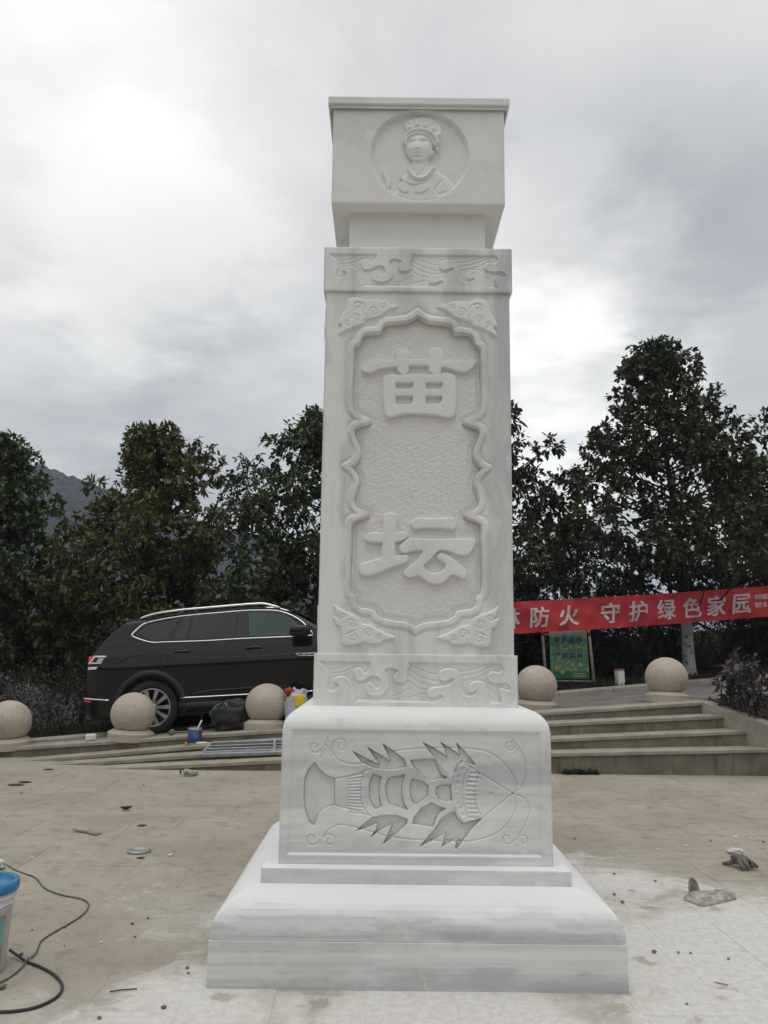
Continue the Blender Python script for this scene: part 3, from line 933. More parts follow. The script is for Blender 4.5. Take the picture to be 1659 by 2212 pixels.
Hh = Hh * (1 - inside) + FIELD * inside
Hh -= .010 * np.exp(-((sdo + .030) / .014) ** 2) * inside
fieldn = (lump(U, V_, .035, 21) * .0009 + lump(U, V_, .012, 22) * .0008 + rs.normal(0, .0007, U.shape))
Hh += fieldn * sstep(-sdo, .02, .03)
Hh -= .004 * np.exp(-np.minimum(U + HSF, HSF - U) / .003)
sp_ = relief_mesh('shaft_panel', U, V_, Hh, -HSF, M['marble_shaft'], pil, keep=sdo > -.022)
sfld = relief_mesh('sunk_field', U, V_, Hh, -HSF, M['marble_field'], sp_, keep=sdo < -.0215)

def overlay(name, polys, holes, base, top, mat, parent, grooves=(), edge=.011, Y=-HSF, res=.0036, dome=.002, grow=0.0):
    allp = np.concatenate(polys)
    lo, hi = allp.min(0) - .02, allp.max(0) + .02
    U, V_ = grid(lo[0], hi[0], lo[1], hi[1], res)
    sd = np.full(U.shape, 1.0)
    for p in polys: sd = np.minimum(sd, poly_sd(U, V_, p, .05))
    for p in holes: sd = np.maximum(sd, -poly_sd(U, V_, p, .05))
    sd = sd - grow
    H2 = base + (top - base) * sstep(-sd, -.003, edge) + dome * sstep(-sd, .004, .03)
    for gq in grooves: groove(U, V_, H2, gq, .004, .004, .2)
    H2 += lump(U, V_, .04, 31) * .0004
    return relief_mesh(name, U, V_, H2, Y, mat, parent, keep=sd < .004)

miao_top = spline([(398, 1040), (420, 1010), (460, 970), (500, 960), (600, 968), (668, 962), (668, 905), (690, 875), (735, 878), (768, 905), (772, 960), (850, 960), (928, 958), (935, 905), (960, 870), (1010, 870), (1035, 905), (1042, 966), (1120, 970), (1240, 970), (1295, 968), (1300, 985), (1255, 1040), (1200, 1055), (1150, 1048), (1090, 1025), (1030, 1016), (1022, 1055), (1000, 1075), (960, 1070), (934, 1045), (930, 1006), (850, 1003), (770, 1005), (765, 1045), (745, 1072), (705, 1068), (680, 1045), (676, 1016), (600, 1020), (520, 1035), (470, 1060), (420, 1058)], 3, True)
miao_box = spline([(572, 1110), (590, 1085), (640, 1080), (700, 1083), (800, 1078), (1000, 1078), (1050, 1070), (1100, 1075), (1132, 1095), (1140, 1150), (1142, 1250), (1138, 1370), (1110, 1412), (1060, 1415), (980, 1395), (870, 1388), (740, 1385), (660, 1405), (620, 1415), (585, 1395), (575, 1340), (568, 1220)], 3, True)
def rr(x0, y0, x1, y1): return [(x0, y0), (x1, y0), (x1, y1 - 25), (x1 - 22, y1), (x0 + 12, y1), (x0, y1 - 14)]
miao_holes = [rr(660, 1140, 808, 1196), rr(900, 1138, 1042, 1196), rr(660, 1245, 805, 1319), rr(898, 1245, 1038, 1316)]
overlay('raised_character', [T2(miao_top), T2(miao_box)], [T2(h) for h in miao_holes], FIELD - .004, -.004, M['carving'], pil, edge=.004, grow=.005, dome=.0006, res=.003)
tan_l = spline([(555, 570), (565, 545), (600, 535), (640, 540), (652, 570), (648, 640), (646, 688), (700, 682), (735, 690), (740, 710), (715, 735), (680, 748), (641, 756), (638, 810), (641, 864), (690, 868), (735, 862), (745, 885), (730, 910), (680, 930), (600, 955), (520, 990), (450, 1010), (400, 1012), (370, 985), (375, 945), (400, 925), (470, 905), (520, 890), (543, 878), (545, 820), (545, 762), (500, 755), (450, 752), (420, 740), (420, 715), (450, 690), (500, 688), (550, 688)], 3, True)
tan_t = spline([(770, 620), (790, 590), (830, 572), (900, 578), (1000, 575), (1080, 572), (1110, 585), (1115, 615), (1108, 648), (1060, 650), (950, 640), (850, 645), (790, 650)], 3, True)
tan_b = spline([(680, 800), (700, 770), (740, 740), (790, 733), (900, 740), (1050, 738), (1180, 735), (1265, 738), (1268, 760), (1245, 810), (1210, 850), (1170, 858), (1120, 845), (1060, 825), (1000, 815), (960, 840), (925, 880), (885, 915), (865, 935), (870, 965), (900, 995), (940, 1005), (1000, 995), (1035, 965), (1040, 930), (1010, 905), (980, 885), (978, 865), (1000, 850), (1040, 858), (1090, 890), (1140, 930), (1185, 970), (1198, 1000), (1190, 1030), (1160, 1035), (1110, 1010), (1080, 1010), (1050, 1040), (1010, 1070), (960, 1078), (910, 1068), (870, 1045), (830, 1015), (790, 1020), (750, 1030), (722, 1015), (718, 985), (750, 955), (800, 920), (840, 870), (860, 825), (820, 820), (770, 825), (720, 838), (690, 830)], 3, True)
overlay('raised_character', [T3(tan_l), T3(tan_t), T3(tan_b)], [], FIELD - .004, -.004, M['carving'], pil, edge=.004, grow=.005, dome=.0006, res=.003)

orn_t = T2(spline([(205, 690), (215, 640), (240, 600), (265, 570), (275, 535), (290, 480), (330, 470), (390, 475), (420, 495), (470, 490), (560, 495), (600, 515), (650, 530), (693, 545), (640, 565), (590, 590), (550, 620), (500, 640), (450, 650), (420, 665), (395, 695), (340, 705), (290, 730), (240, 755), (215, 770), (205, 750), (230, 705), (225, 690)], 2, True))
orn_b = T3(spline([(160, 1235), (200, 1265), (260, 1295), (330, 1325), (370, 1350), (390, 1390), (450, 1400), (490, 1425), (530, 1445), (580, 1470), (650, 1497), (600, 1520), (540, 1530), (535, 1550), (480, 1555), (430, 1550), (400, 1540), (340, 1560), (290, 1565), (240, 1560), (222, 1530), (225, 1490), (212, 1440), (215, 1420), (180, 1410), (170, 1370), (148, 1330), (200, 1350), (175, 1300)], 2, True))
gt = [T2(spiral(365, 540, 40, 1.2, 2.0)), T2(spiral(490, 575, 38, 1.2, .4)), T2(spiral(350, 640, 36, 1.2, 3.0)), T2(spiral(280, 675, 26, 1.2, 1.0)), T2(spiral(570, 545, 26, 1.2, 2.0)), T2([(335, 520), (400, 520), (425, 560)]), T2([(420, 600), (440, 640), (400, 660)])]
gb = [T3(spiral(235, 1340, 28, 1.2, 2.0)), T3(spiral(305, 1385, 38, 1.2, .4)), T3(spiral(435, 1470, 40, 1.2, 3.0)), T3(spiral(515, 1495, 25, 1.2, 1.0)), T3(spiral(310, 1500, 40, 1.2, 4.0)), T3([(260, 1480), (300, 1455), (340, 1450)])]
mir = np.array([-1, 1])
orns = []
for pts, gr in ((orn_t, gt), (orn_b, gb)):
    for sgn in (1, -1):
        orns.append(overlay('corner_cloud_ornament', [pts * [sgn, 1]], [], -.004, .012, M['carving'], pil, [q_ * [sgn, 1] for q_ in gr], edge=.006, dome=.001))
# the same carving on the three other faces
for a in (90, 180, 270):
    for o in [fp, foot_band, head_band, sp_] + orns:
        c = o.copy(); COL.objects.link(c); c.parent = pil; c.rotation_euler = (0, 0, rad(a))
        for ch in o.children:
            d = ch.copy(); COL.objects.link(d); d.parent = c

# neck and capital with the portrait medallion
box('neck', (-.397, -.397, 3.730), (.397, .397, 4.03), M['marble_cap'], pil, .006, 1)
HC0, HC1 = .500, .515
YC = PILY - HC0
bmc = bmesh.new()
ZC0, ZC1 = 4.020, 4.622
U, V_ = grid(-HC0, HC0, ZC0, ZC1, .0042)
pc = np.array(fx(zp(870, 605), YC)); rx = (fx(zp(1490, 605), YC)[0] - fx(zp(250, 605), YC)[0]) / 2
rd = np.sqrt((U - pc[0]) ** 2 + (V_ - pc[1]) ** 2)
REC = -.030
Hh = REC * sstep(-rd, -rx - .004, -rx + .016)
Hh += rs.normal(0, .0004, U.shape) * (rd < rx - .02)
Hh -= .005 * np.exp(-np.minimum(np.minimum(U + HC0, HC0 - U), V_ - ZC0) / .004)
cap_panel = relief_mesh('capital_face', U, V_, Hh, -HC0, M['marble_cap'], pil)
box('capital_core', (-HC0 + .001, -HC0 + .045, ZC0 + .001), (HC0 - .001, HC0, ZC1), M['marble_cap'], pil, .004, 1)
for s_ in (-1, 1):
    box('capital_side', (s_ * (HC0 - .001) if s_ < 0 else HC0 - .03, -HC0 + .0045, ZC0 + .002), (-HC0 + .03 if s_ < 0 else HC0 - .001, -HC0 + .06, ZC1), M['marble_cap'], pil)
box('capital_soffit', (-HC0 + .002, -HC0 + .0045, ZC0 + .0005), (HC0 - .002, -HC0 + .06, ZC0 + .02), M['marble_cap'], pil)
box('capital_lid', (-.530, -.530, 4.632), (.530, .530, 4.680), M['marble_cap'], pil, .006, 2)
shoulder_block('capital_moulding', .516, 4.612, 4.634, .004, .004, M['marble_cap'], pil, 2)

# portrait bust in low relief (drawn in units of the traced medallion)
U, V_ = grid(pc[0] - rx, pc[0] + rx, pc[1] - rx, pc[1] + rx, .0032)
X = 870 + (U - pc[0]) / rx * 618; Y = 605 - (V_ - pc[1]) / rx * 545
H3 = np.full(U.shape, -.006)
def soft_poly(L, h, e=25):
    s_ = poly_sd(X, Y, spline(L, 3, True), 90)
    return np.where(s_ < 80, -.006 + (h + .006) * sstep(-s_, -e * .2, e), -.006)
def soft_line(L, h, w):
    d = line_d(X, Y, spline(L, 4), 120)
    return np.where(d < w, -.006 + (h + .006) * np.sqrt(np.clip(1 - (d / w) ** 2, 0, 1)), -.006)
def ball(cx, cy, r, h): return -.006 + (h + .006) * np.sqrt(np.clip(1 - ((X - cx) ** 2 + (Y - cy) ** 2) / r ** 2, 0, 1))
mx = lambda a: np.maximum(H3, a)
H3 = mx(soft_poly([(560, 1080), (600, 960), (650, 850), (740, 760), (1040, 740), (1150, 790), (1260, 870), (1312, 960), (1300, 1030), (1150, 1120), (900, 1160), (700, 1140)], .016, 45))
H3 = mx(soft_poly([(385, 760), (430, 752), (490, 830), (532, 900), (522, 960), (485, 1018), (440, 960), (430, 900), (398, 850)], .013, 25))
H3 = mx(soft_poly([(770, 640), (1010, 640), (1030, 760), (950, 850), (850, 860), (770, 800)], .017, 40))
H3 -= .004 * np.exp(-(line_d(X, Y, np.array([(790, 720), (840, 850), (960, 720), (1000, 690)]), 60) / 12) ** 2)
face = np.clip(1 - ((X - 862) / 178) ** 2 - ((Y - 490) / 198) ** 2, 0, 1)
H3 = mx(np.where(face > 0, .010 + .026 * np.sqrt(face), -.006))
G = lambda cx, cy, sx, sy: np.exp(-((X - cx) / sx) ** 2 - ((Y - cy) / sy) ** 2)
fm = (face > 0)
H3 += fm * (.010 * G(838, 500, 28, 62) + .006 * G(834, 530, 48, 20) - .008 * G(775, 452, 46, 22) - .008 * G(915, 446, 48, 22) + .004 * G(775, 455, 30, 10) + .004 * G(912, 450, 30, 10)
            + .003 * G(770, 415, 60, 12) + .003 * G(920, 408, 60, 12) + .005 * G(838, 572, 44, 11) - .005 * G(838, 587, 48, 7) + .005 * G(838, 602, 40, 11) - .004 * G(838, 628, 60, 12) + .004 * G(850, 660, 60, 26)
            + .003 * G(740, 530, 45, 40) + .003 * G(950, 530, 50, 45))
H3 = mx(soft_poly([(665, 190), (800, 125), (950, 115), (1110, 185), (1165, 300), (1140, 420), (1060, 430), (1000, 340), (850, 290), (720, 320), (690, 410), (668, 300)], .022, 35))
H3 += .003 * np.sin(X / 9) * (poly_sd(X, Y, np.array([(690, 190), (800, 140), (950, 130), (1090, 195), (1120, 230), (950, 190), (800, 200), (700, 250)]), 40) < 0)
H3 = mx(soft_line([(676, 440), (702, 345), (800, 295), (920, 290), (1040, 340), (1105, 440)], .033, 30))
H3 = mx(soft_line([(686, 480), (715, 395), (800, 350), (900, 345), (1000, 385), (1065, 480)], .036, 24))
for (x, y, r) in [(750, 268, 46), (838, 226, 52), (935, 240, 50), (1035, 282, 50), (1105, 352, 48), (1092, 440, 36), (1095, 520, 34), (1040, 570, 34), (1000, 610, 22), (990, 660, 16)]: H3 = mx(ball(x, y, r, .033))
H3 = mx(soft_line([(735, 770), (790, 850), (870, 872), (960, 842), (1045, 745)], .030, 34))
for t in np.linspace(0, 1, 13):
    P_ = spline([(640, 870), (740, 925), (830, 935), (930, 895), (1010, 830)], 12); q_ = P_[int(t * (len(P_) - 1))]
    H3 = mx(ball(q_[0], q_[1], 21, .026))
H3 = mx(soft_poly([(595, 985), (640, 905), (745, 955), (738, 1050), (645, 1045)], .022, 18))
H3 = mx(soft_poly([(806, 1052), (830, 965), (960, 930), (995, 1000), (900, 1055)], .022, 18))
H3 -= .005 * np.exp(-(line_d(X, Y, np.array([(1140, 900), (1075, 990), (1100, 1060), (1200, 1030)]), 60) / 14) ** 2)
relief_mesh('portrait_bust', U, V_, H3 + REC, -HC0, M['carving'], pil, keep=(H3 > -.0055) & (rd_ := np.sqrt((U - pc[0]) ** 2 + (V_ - pc[1]) ** 2), rd_ < rx - .004)[1])

# chalked W scratch on the plinth
cw = [onY(*src(780 + 1.0368 * x, 3200 + 1.0368 * y), PILY - HB) for x, y in [(1464, 598), (1470, 612), (1476, 600), (1481, 611), (1489, 597)]]
tube('chalk_mark', np.array(cw) - [PILX, PILY - .0, 0] + [0, -.0, 0], .0022, M['chip'], pil, 5)

# ================================================================== STONE BALL BOLLARDS
def bollard(x, y, label, rz):
    z = road_z(x) + .012
    t = thing('ball_bollard', label, 'bollard', (x, y, z), (0, rad(-3), rz), 'stone ball bollards along the road edge')
    return t
proto = None
for (x, y, lab) in [(-3.44, 11.70, 'tan stone ball bollard in front of the car rear wheel'), (-5.10, 11.66, 'tan stone ball bollard cut by the left edge of the photo'),
                    (-1.60, 11.80, 'tan stone ball bollard between the black bag and the pillar'),
                    (2.24, 12.30, 'tan stone ball bollard just right of the pillar, before the poster board'), (4.09, 12.12, 'tan stone ball bollard before the whitewashed tree trunk')]:
    t = bollard(x, y, lab, x)
    if proto is None:
        a = lathe('base', [(.305, -.04), (.310, .062), (.300, .072), (.285, .075), (.245, .104), (.24, .108)], M['granite'], t, 40)
        prof = []
        R = .298; zc_ = .108 + .205
        for i in range(30):
            an = -math.pi / 2 + math.pi * (i + .001) / 29
            zz = zc_ + R * .96 * math.sin(an)
            if zz < .10: continue
            prof.append((max(R * math.cos(an), .001), zz))
        b = lathe('ball', prof, M['granite'], t, 44)
        proto = (a, b)
        md = a.modifiers.new('edge_split', 'EDGE_SPLIT'); md.split_angle = rad(35)
    else:
        for q_ in proto:
            c = q_.copy(); COL.objects.link(c); c.parent = t

# ================================================================== THE BLACK CAR
TILT = .066
wc = onY(327.5, 1537, 12.05)
car = thing('parked_car', 'black estate-style SUV with chrome window trim parked behind the stone balls', 'car', (wc[0], 13.02, road_z(wc[0]) - .02), (0, -math.atan(TILT), 0))
def cz(x, y, s_=365.0):                          # traced zoom point -> car side coordinates (forward, up)
    dx, dy = x - 786, y - 660
    return ((dx - dy * .055) / s_, (-dy - .055 * dx) / s_ + .38)
def cw_(x, y): sx, sy = 300 + .3014 * x, 2350 + .3014 * y; return cz(sx / .7595, (sy - 2300) / .7595)
top_prof = np.array([(-1.035, .60), (-1.03, .66), (-.965, .76), (-.95, 1.04), (-.915, 1.16), (-.80, 1.30), (-.62, 1.50), (-.50, 1.60), (-.42, 1.655), (-.2, 1.685), (.2, 1.715), (.8, 1.745), (1.4, 1.755), (1.8, 1.735), (2.1, 1.64), (2.5, 1.40), (2.85, 1.19), (3.3, 1.10), (3.7, 1.02), (3.9, .86), (3.97, .70), (3.98, .60)])
bot_prof = np.array([(-1.035, .55), (-1.02, .42), (-.95, .33), (-.8, .28), (-.3, .26), (3.2, .25), (3.8, .28), (3.95, .36), (3.98, .5)])
def wz(z):
    return float(np.interp(z, [.2, .32, .62, .72, .95, 1.0, 1.12, 1.66, 1.8], [.90, .94, .965, .972, .985, .978, .955, .700, .63]))
def plan(x):
    if x < -.45: t = (-.45 - x) / .585; return 1 - .20 * t ** 2.4
    if x > 3.0: t = (x - 3.0) / .98; return 1 - .25 * t ** 2.2
    return 1.0
def side(x, z): return wz(z) * plan(x)
st_x = np.unique(np.concatenate([np.linspace(-1.035, -.40, 34), np.linspace(-.40, 3.6, 84), np.linspace(3.6, 3.98, 14)]))
NL = 34
V, Q = [], []
for x in st_x:
    zt = np.interp(x, top_prof[:, 0], top_prof[:, 1]); zb = np.interp(x, bot_prof[:, 0], bot_prof[:, 1])
    rnd_ = min(.10, (zt - zb) * .4)
    ring = []
    for i in range(NL):
        t = i / (NL - 1)
        z = zb + (zt - rnd_ - zb) * t
        ring.append((side(x, z), z))
    y0 = ring[-1][0]
    for i in range(1, 7):
        a = math.pi / 2 * i / 6
        ring.append((y0 - rnd_ * 1.5 * (1 - math.cos(a)), zt - rnd_ + rnd_ * .8 * math.sin(a)))
    ye, ze = ring[-1]
    ring += [(ye * .6, ze + rnd_ * .15), (0, ze + rnd_ * .2)]
    V += [(x, -y, z) for y, z in ring]
    V += [(x, y, z) for y, z in ring]
NR = NL + 8
V = np.array(V)
AR = .465
def in_arch(x, z): return any((x - wx) ** 2 + (z - .38) ** 2 < AR ** 2 for wx in (0, 2.98))
for i in range(len(st_x) - 1):
    for s_ in (0, 1):
        for j in range(NR - 1):
            a = i * 2 * NR + s_ * NR + j; b = a + 2 * NR
            q_ = (a, b, b + 1, a + 1) if s_ == 0 else (a, a + 1, b + 1, b)
            c = V[list(q_)].mean(0)
            if j < NL - 1 and in_arch(c[0], c[2]): continue
            Q.append(q_)
fc = [tuple(range(0, NR)) + tuple(range(2 * NR - 1, NR - 1, -1))]
e0 = (len(st_x) - 1) * 2 * NR
body = make('body', V, [tuple(q) for q in Q] + [fc[0], tuple(e0 + i for i in fc[0])[::-1]], M['paint'], car, True)
md = body.modifiers.new('edge_split', 'EDGE_SPLIT'); md.split_angle = rad(32)
box('underbody', (-.9, -.80, .24), (3.85, .80, .95), M['plastic'], car)
def onside(x, z, off=.004, s_=-1): return (x, s_ * (side(x, z) + off), z)
def patch(name, pts, mat, off=.004, sides=(-1, 1), parent=None, thick=0):
    for s_ in sides:
        V = [onside(x, z, off, s_) for x, z in pts]
        n = len(V)
        if n > 4:
            c = np.mean(V, 0); V.append(tuple(c)); Fc = [(i, (i + 1) % n, n) for i in range(n)]
        else: Fc = [tuple(range(n))]
        if s_ > 0: Fc = [f[::-1] for f in Fc]
        make(name, V, Fc, mat, parent or car)
def trim(name, pts, r, mat, off=.006, sides=(-1, 1), n=6, sub=4, parent=None):
    for s_ in sides:
        P = spline(pts, sub) if sub > 1 else np.array(pts)
        tube(name, [onside(x, z, off, s_) for x, z in P], r, mat, parent or car, n)
up_l = [cz(*p) for p in [(690, 262), (722, 228), (905, 188), (1080, 172), (1235, 160), (1330, 158), (1420, 162), (1490, 180), (1555, 215), (1622, 272)]]
lo_l = [cz(*p) for p in [(668, 280), (772, 316), (850, 314), (960, 311), (1245, 298), (1530, 286), (1622, 280)]]
upf = lambda x: float(np.interp(x, [p[0] for p in up_l], [p[1] for p in up_l]))
lof = lambda x: float(np.interp(x, [p[0] for p in lo_l], [p[1] for p in lo_l]))
def pane(x0a, x0b, x1a, x1b, mat, name):        # lower/upper x at both ends
    lo = [(x, lof(x) + .012) for x in np.linspace(x0a, x1a, 7)]
    up = [(x, upf(x) - .012) for x in np.linspace(x1b, x0b, 9)]
    patch(name, lo + up, mat, .005)
bx = lambda px, py: cz(px, py)[0]
pane(bx(672, 280), bx(700, 250), bx(848, 314), bx(898, 190), M['glass'], 'quarter_window')
pane(bx(872, 313), bx(915, 188), bx(952, 311), bx(960, 182), M['glass'], 'quarter_light')
pane(bx(962, 311), bx(970, 182), bx(1210, 300), bx(1208, 163), M['glass'], 'rear_door_window')
pane(bx(1285, 296), bx(1266, 160), bx(1600, 283), bx(1490, 180), M['glass_green'], 'front_door_window')
pane(bx(851, 314), bx(903, 189), bx(869, 313), bx(912, 188), M['plastic'], 'window_pillar')
pane(bx(1214, 300), bx(1212, 163), bx(1281, 296), bx(1262, 160), M['plastic'], 'window_pillar')
loop = [cz(*p) for p in [(1622, 276), (1560, 212), (1490, 172), (1420, 152), (1330, 149), (1235, 152), (1080, 165), (905, 182), (780, 204), (722, 220)]]
trim('chrome_trim', loop, .010, M['chrome'])
trim('chrome_trim', [cz(*p) for p in [(722, 220), (700, 232), (665, 270), (655, 287)]], .017, M['chrome'])
trim('chrome_trim', [cz(*p) for p in [(655, 287), (700, 305), (772, 322), (850, 320), (1060, 313), (1245, 302), (1530, 290), (1622, 284)]], .0095, M['chrome'])
# roof rail, standing on both sides
for s_ in (-1, 1):
    P = [cz(*p) for p in [(680, 188), (720, 172), (780, 157), (900, 140), (1000, 131), (1150, 118), (1300, 106), (1360, 108), (1435, 128)]]
    tube('roof_rail', [(x, s_ * .66, z - .022) for x, z in spline(P, 3)], .019, M['chrome'], car, 8)
    tube('rail_foot', [(x, s_ * .655, z - .045) for x, z in spline([cz(*p) for p in [(700, 186), (850, 160), (1000, 146), (1200, 128), (1300, 122), (1400, 126)]], 2)], .022, M['plastic'], car, 6)
# door gaps, crease lines, handles, fuel flap
def gap(pts, r=.0045): trim('door_gap', pts, r, M['plastic'], .0005)
gap([cz(*p) for p in [(850, 322), (838, 360), (828, 400), (832, 440), (870, 480), (905, 540)]]); gap([cz(*p) for p in [(1247, 304), (1256, 380), (1262, 450), (1272, 560), (1275, 600)]])
gap([cz(*p) for p in [(1660, 300), (1655, 450), (1640, 590)]])
trim('body_crease', [cz(*p) for p in [(545, 432), (600, 430), (650, 405), (700, 388), (800, 377), (880, 385), (930, 402), (1262, 398), (1640, 375)]], .010, M['paint'], -.003)
trim('body_crease', [cz(*p) for p in [(490, 352), (640, 345), (850, 330)]], .006, M['paint'], -.001)
gap([cz(*p) for p in [(655, 378), (735, 366), (740, 380), (737, 410), (725, 420), (655, 424), (646, 412), (655, 378)]], .004)
gap_a = np.array([cz(*p) for p in [(850, 322), (838, 360), (828, 400), (832, 440), (870, 480), (905, 540), (925, 600)]])[::-1]
gap_b = np.array([cz(*p) for p in [(1247, 304), (1256, 380), (1262, 450), (1272, 560), (1275, 600)]])[::-1]
gap_c = np.array([cz(*p) for p in [(1660, 300), (1655, 450), (1640, 590), (1640, 600)]])[::-1]
for (ga_, gb2, hd) in ((gap_a, gap_b, ((898, 372), (978, 368))), (gap_b, gap_c, ((1270, 352), (1352, 347)))):
    for s_ in (-1, 1):
        V, Fc = [], []
        for i in range(13):
            z0 = .60 + (1.10 - .60) * i / 12
            xa, xb = np.interp(z0, ga_[:, 1], ga_[:, 0]) + .004, np.interp(z0, gb2[:, 1], gb2[:, 0]) - .004
            for j in range(15):
                x = xa + (xb - xa) * j / 14; z = z0 if i < 12 else lof(x) - .012
                V.append(onside(x, z, .003, s_))
        for i in range(12):
            for j in range(14):
                f_ = (i * 15 + j, i * 15 + j + 1, i * 15 + 16 + j, i * 15 + 15 + j); Fc.append(f_ if s_ < 0 else f_[::-1])
        dr_ = make('door', V, Fc, M['paint'], car, True)
        pa_, pb_ = cz(*hd[0]), cz(*hd[1])
        trim('door_handle', [pa_, ((pa_[0] + pb_[0]) / 2, (pa_[1] + pb_[1]) / 2 + .008), pb_], .017, M['paint'], .014, (s_,), parent=dr_)
patch('headlamp', [(3.45, .86), (3.80, .80), (3.82, .90), (3.50, .96)], M['clear_lens'], .004)
make('front_grille', [(3.992, -.55, .62), (3.992, .55, .62), (3.975, .5, .86), (3.975, -.5, .86)], [(0, 1, 2, 3)], M['plastic'], car)
# lower claddings and bright strips
trim('side_strip', [cz(*p) for p in [(940, 607), (1100, 599), (1270, 590), (1500, 578), (1640, 570)]], .012, M['chrome'], .012)
trim('sill_cladding', [cz(*p) for p in [(935, 650), (1270, 632), (1640, 612)]], .075, M['plastic'], -.035)
trim('side_bulge', [cz(*p) for p in [(990, 590), (1100, 572), (1270, 560), (1500, 548)]], .03, M['paint'], -.018)
trim('bumper_strip', [cz(*p) for p in [(416, 614), (480, 616), (570, 620)]], .0125, M['chrome'], .010)
patch('bumper_reflector', [cz(*p) for p in [(420, 620), (466, 622), (466, 634), (422, 632)]], M['red_lens'], .008)
# tail lamp
patch('lamp_housing', [cz(*p) for p in [(438, 396), (545, 392), (500, 462), (440, 466)]], M['plastic'], .004)
patch('tail_lamp', [cz(*p) for p in [(438, 396), (470, 393), (448, 434), (440, 436)]], M['red_lens'], .007)
for L in ([(470, 392), (542, 392), (538, 400), (466, 400)], [(468, 398), (480, 398), (452, 434), (440, 434)], [(444, 428), (522, 426), (518, 433), (441, 435)], [(500, 406), (532, 405), (529, 409), (497, 410)], [(496, 412), (528, 411), (525, 416), (493, 417)], [(492, 419), (523, 418), (521, 423), (489, 424)],
          [(443, 452), (500, 448), (490, 462), (441, 465)]):
    patch('lamp_strip', [cz(*p) for p in L], M['clear_lens'], .009)
# tailgate glass, lamp bar and spoiler on the back
make('rear_window', [(-.865, -.62, 1.245), (-.865, .62, 1.245), (-.565, .52, 1.575), (-.565, -.52, 1.575)], [(0, 3, 2, 1)], M['glass'], car)
box('tailgate_spoiler', (-.52, -.60, 1.615), (-.30, .60, 1.668), M['paint'], car, .02, 2)
make('windscreen', [(1.93, -.58, 1.735), (1.93, .58, 1.735), (2.62, .68, 1.365), (2.62, -.68, 1.365)], [(0, 3, 2, 1)], M['glass'], car)
# mirrors
for s_ in (-1, 1):
    bmm = bmesh.new(); bmesh.ops.create_uvsphere(bmm, u_segments=16, v_segments=10, radius=1)
    c = cz(1558, 262)
    for v_ in bmm.verts:
        e = .65
        f = lambda q_: math.copysign(abs(q_) ** e, q_)
        v_.co = Vector((c[0] + .155 * f(v_.co.x), s_ * (1.06 + .09 * f(v_.co.y)), c[1] + .085 * f(v_.co.z)))
    mo = bm_obj('mirror', bmm, M['paint'], car, True)
    tube('mirror_stalk', [(c[0] + .06, s_ * .92, c[1] - .09), (c[0] + .05, s_ * 1.0, c[1] - .05)], .03, M['plastic'], mo, 8)
# badge by the front door: chrome wing with lettering
trim('side_badge', [cz(*p) for p in [(1535, 378), (1560, 389), (1640, 388)]], .006, M['chrome'], .006)
trim('side_badge', [cz(*p) for p in [(1535, 378), (1640, 375)]], .005, M['chrome'], .006)
cb = cz(1592, 381)
text_mesh('badge_lettering', '4MOTION', .028, 0, M['chrome'], car, lambda x, y, l: onside(cb[0] + x, cb[1] + y, .009))
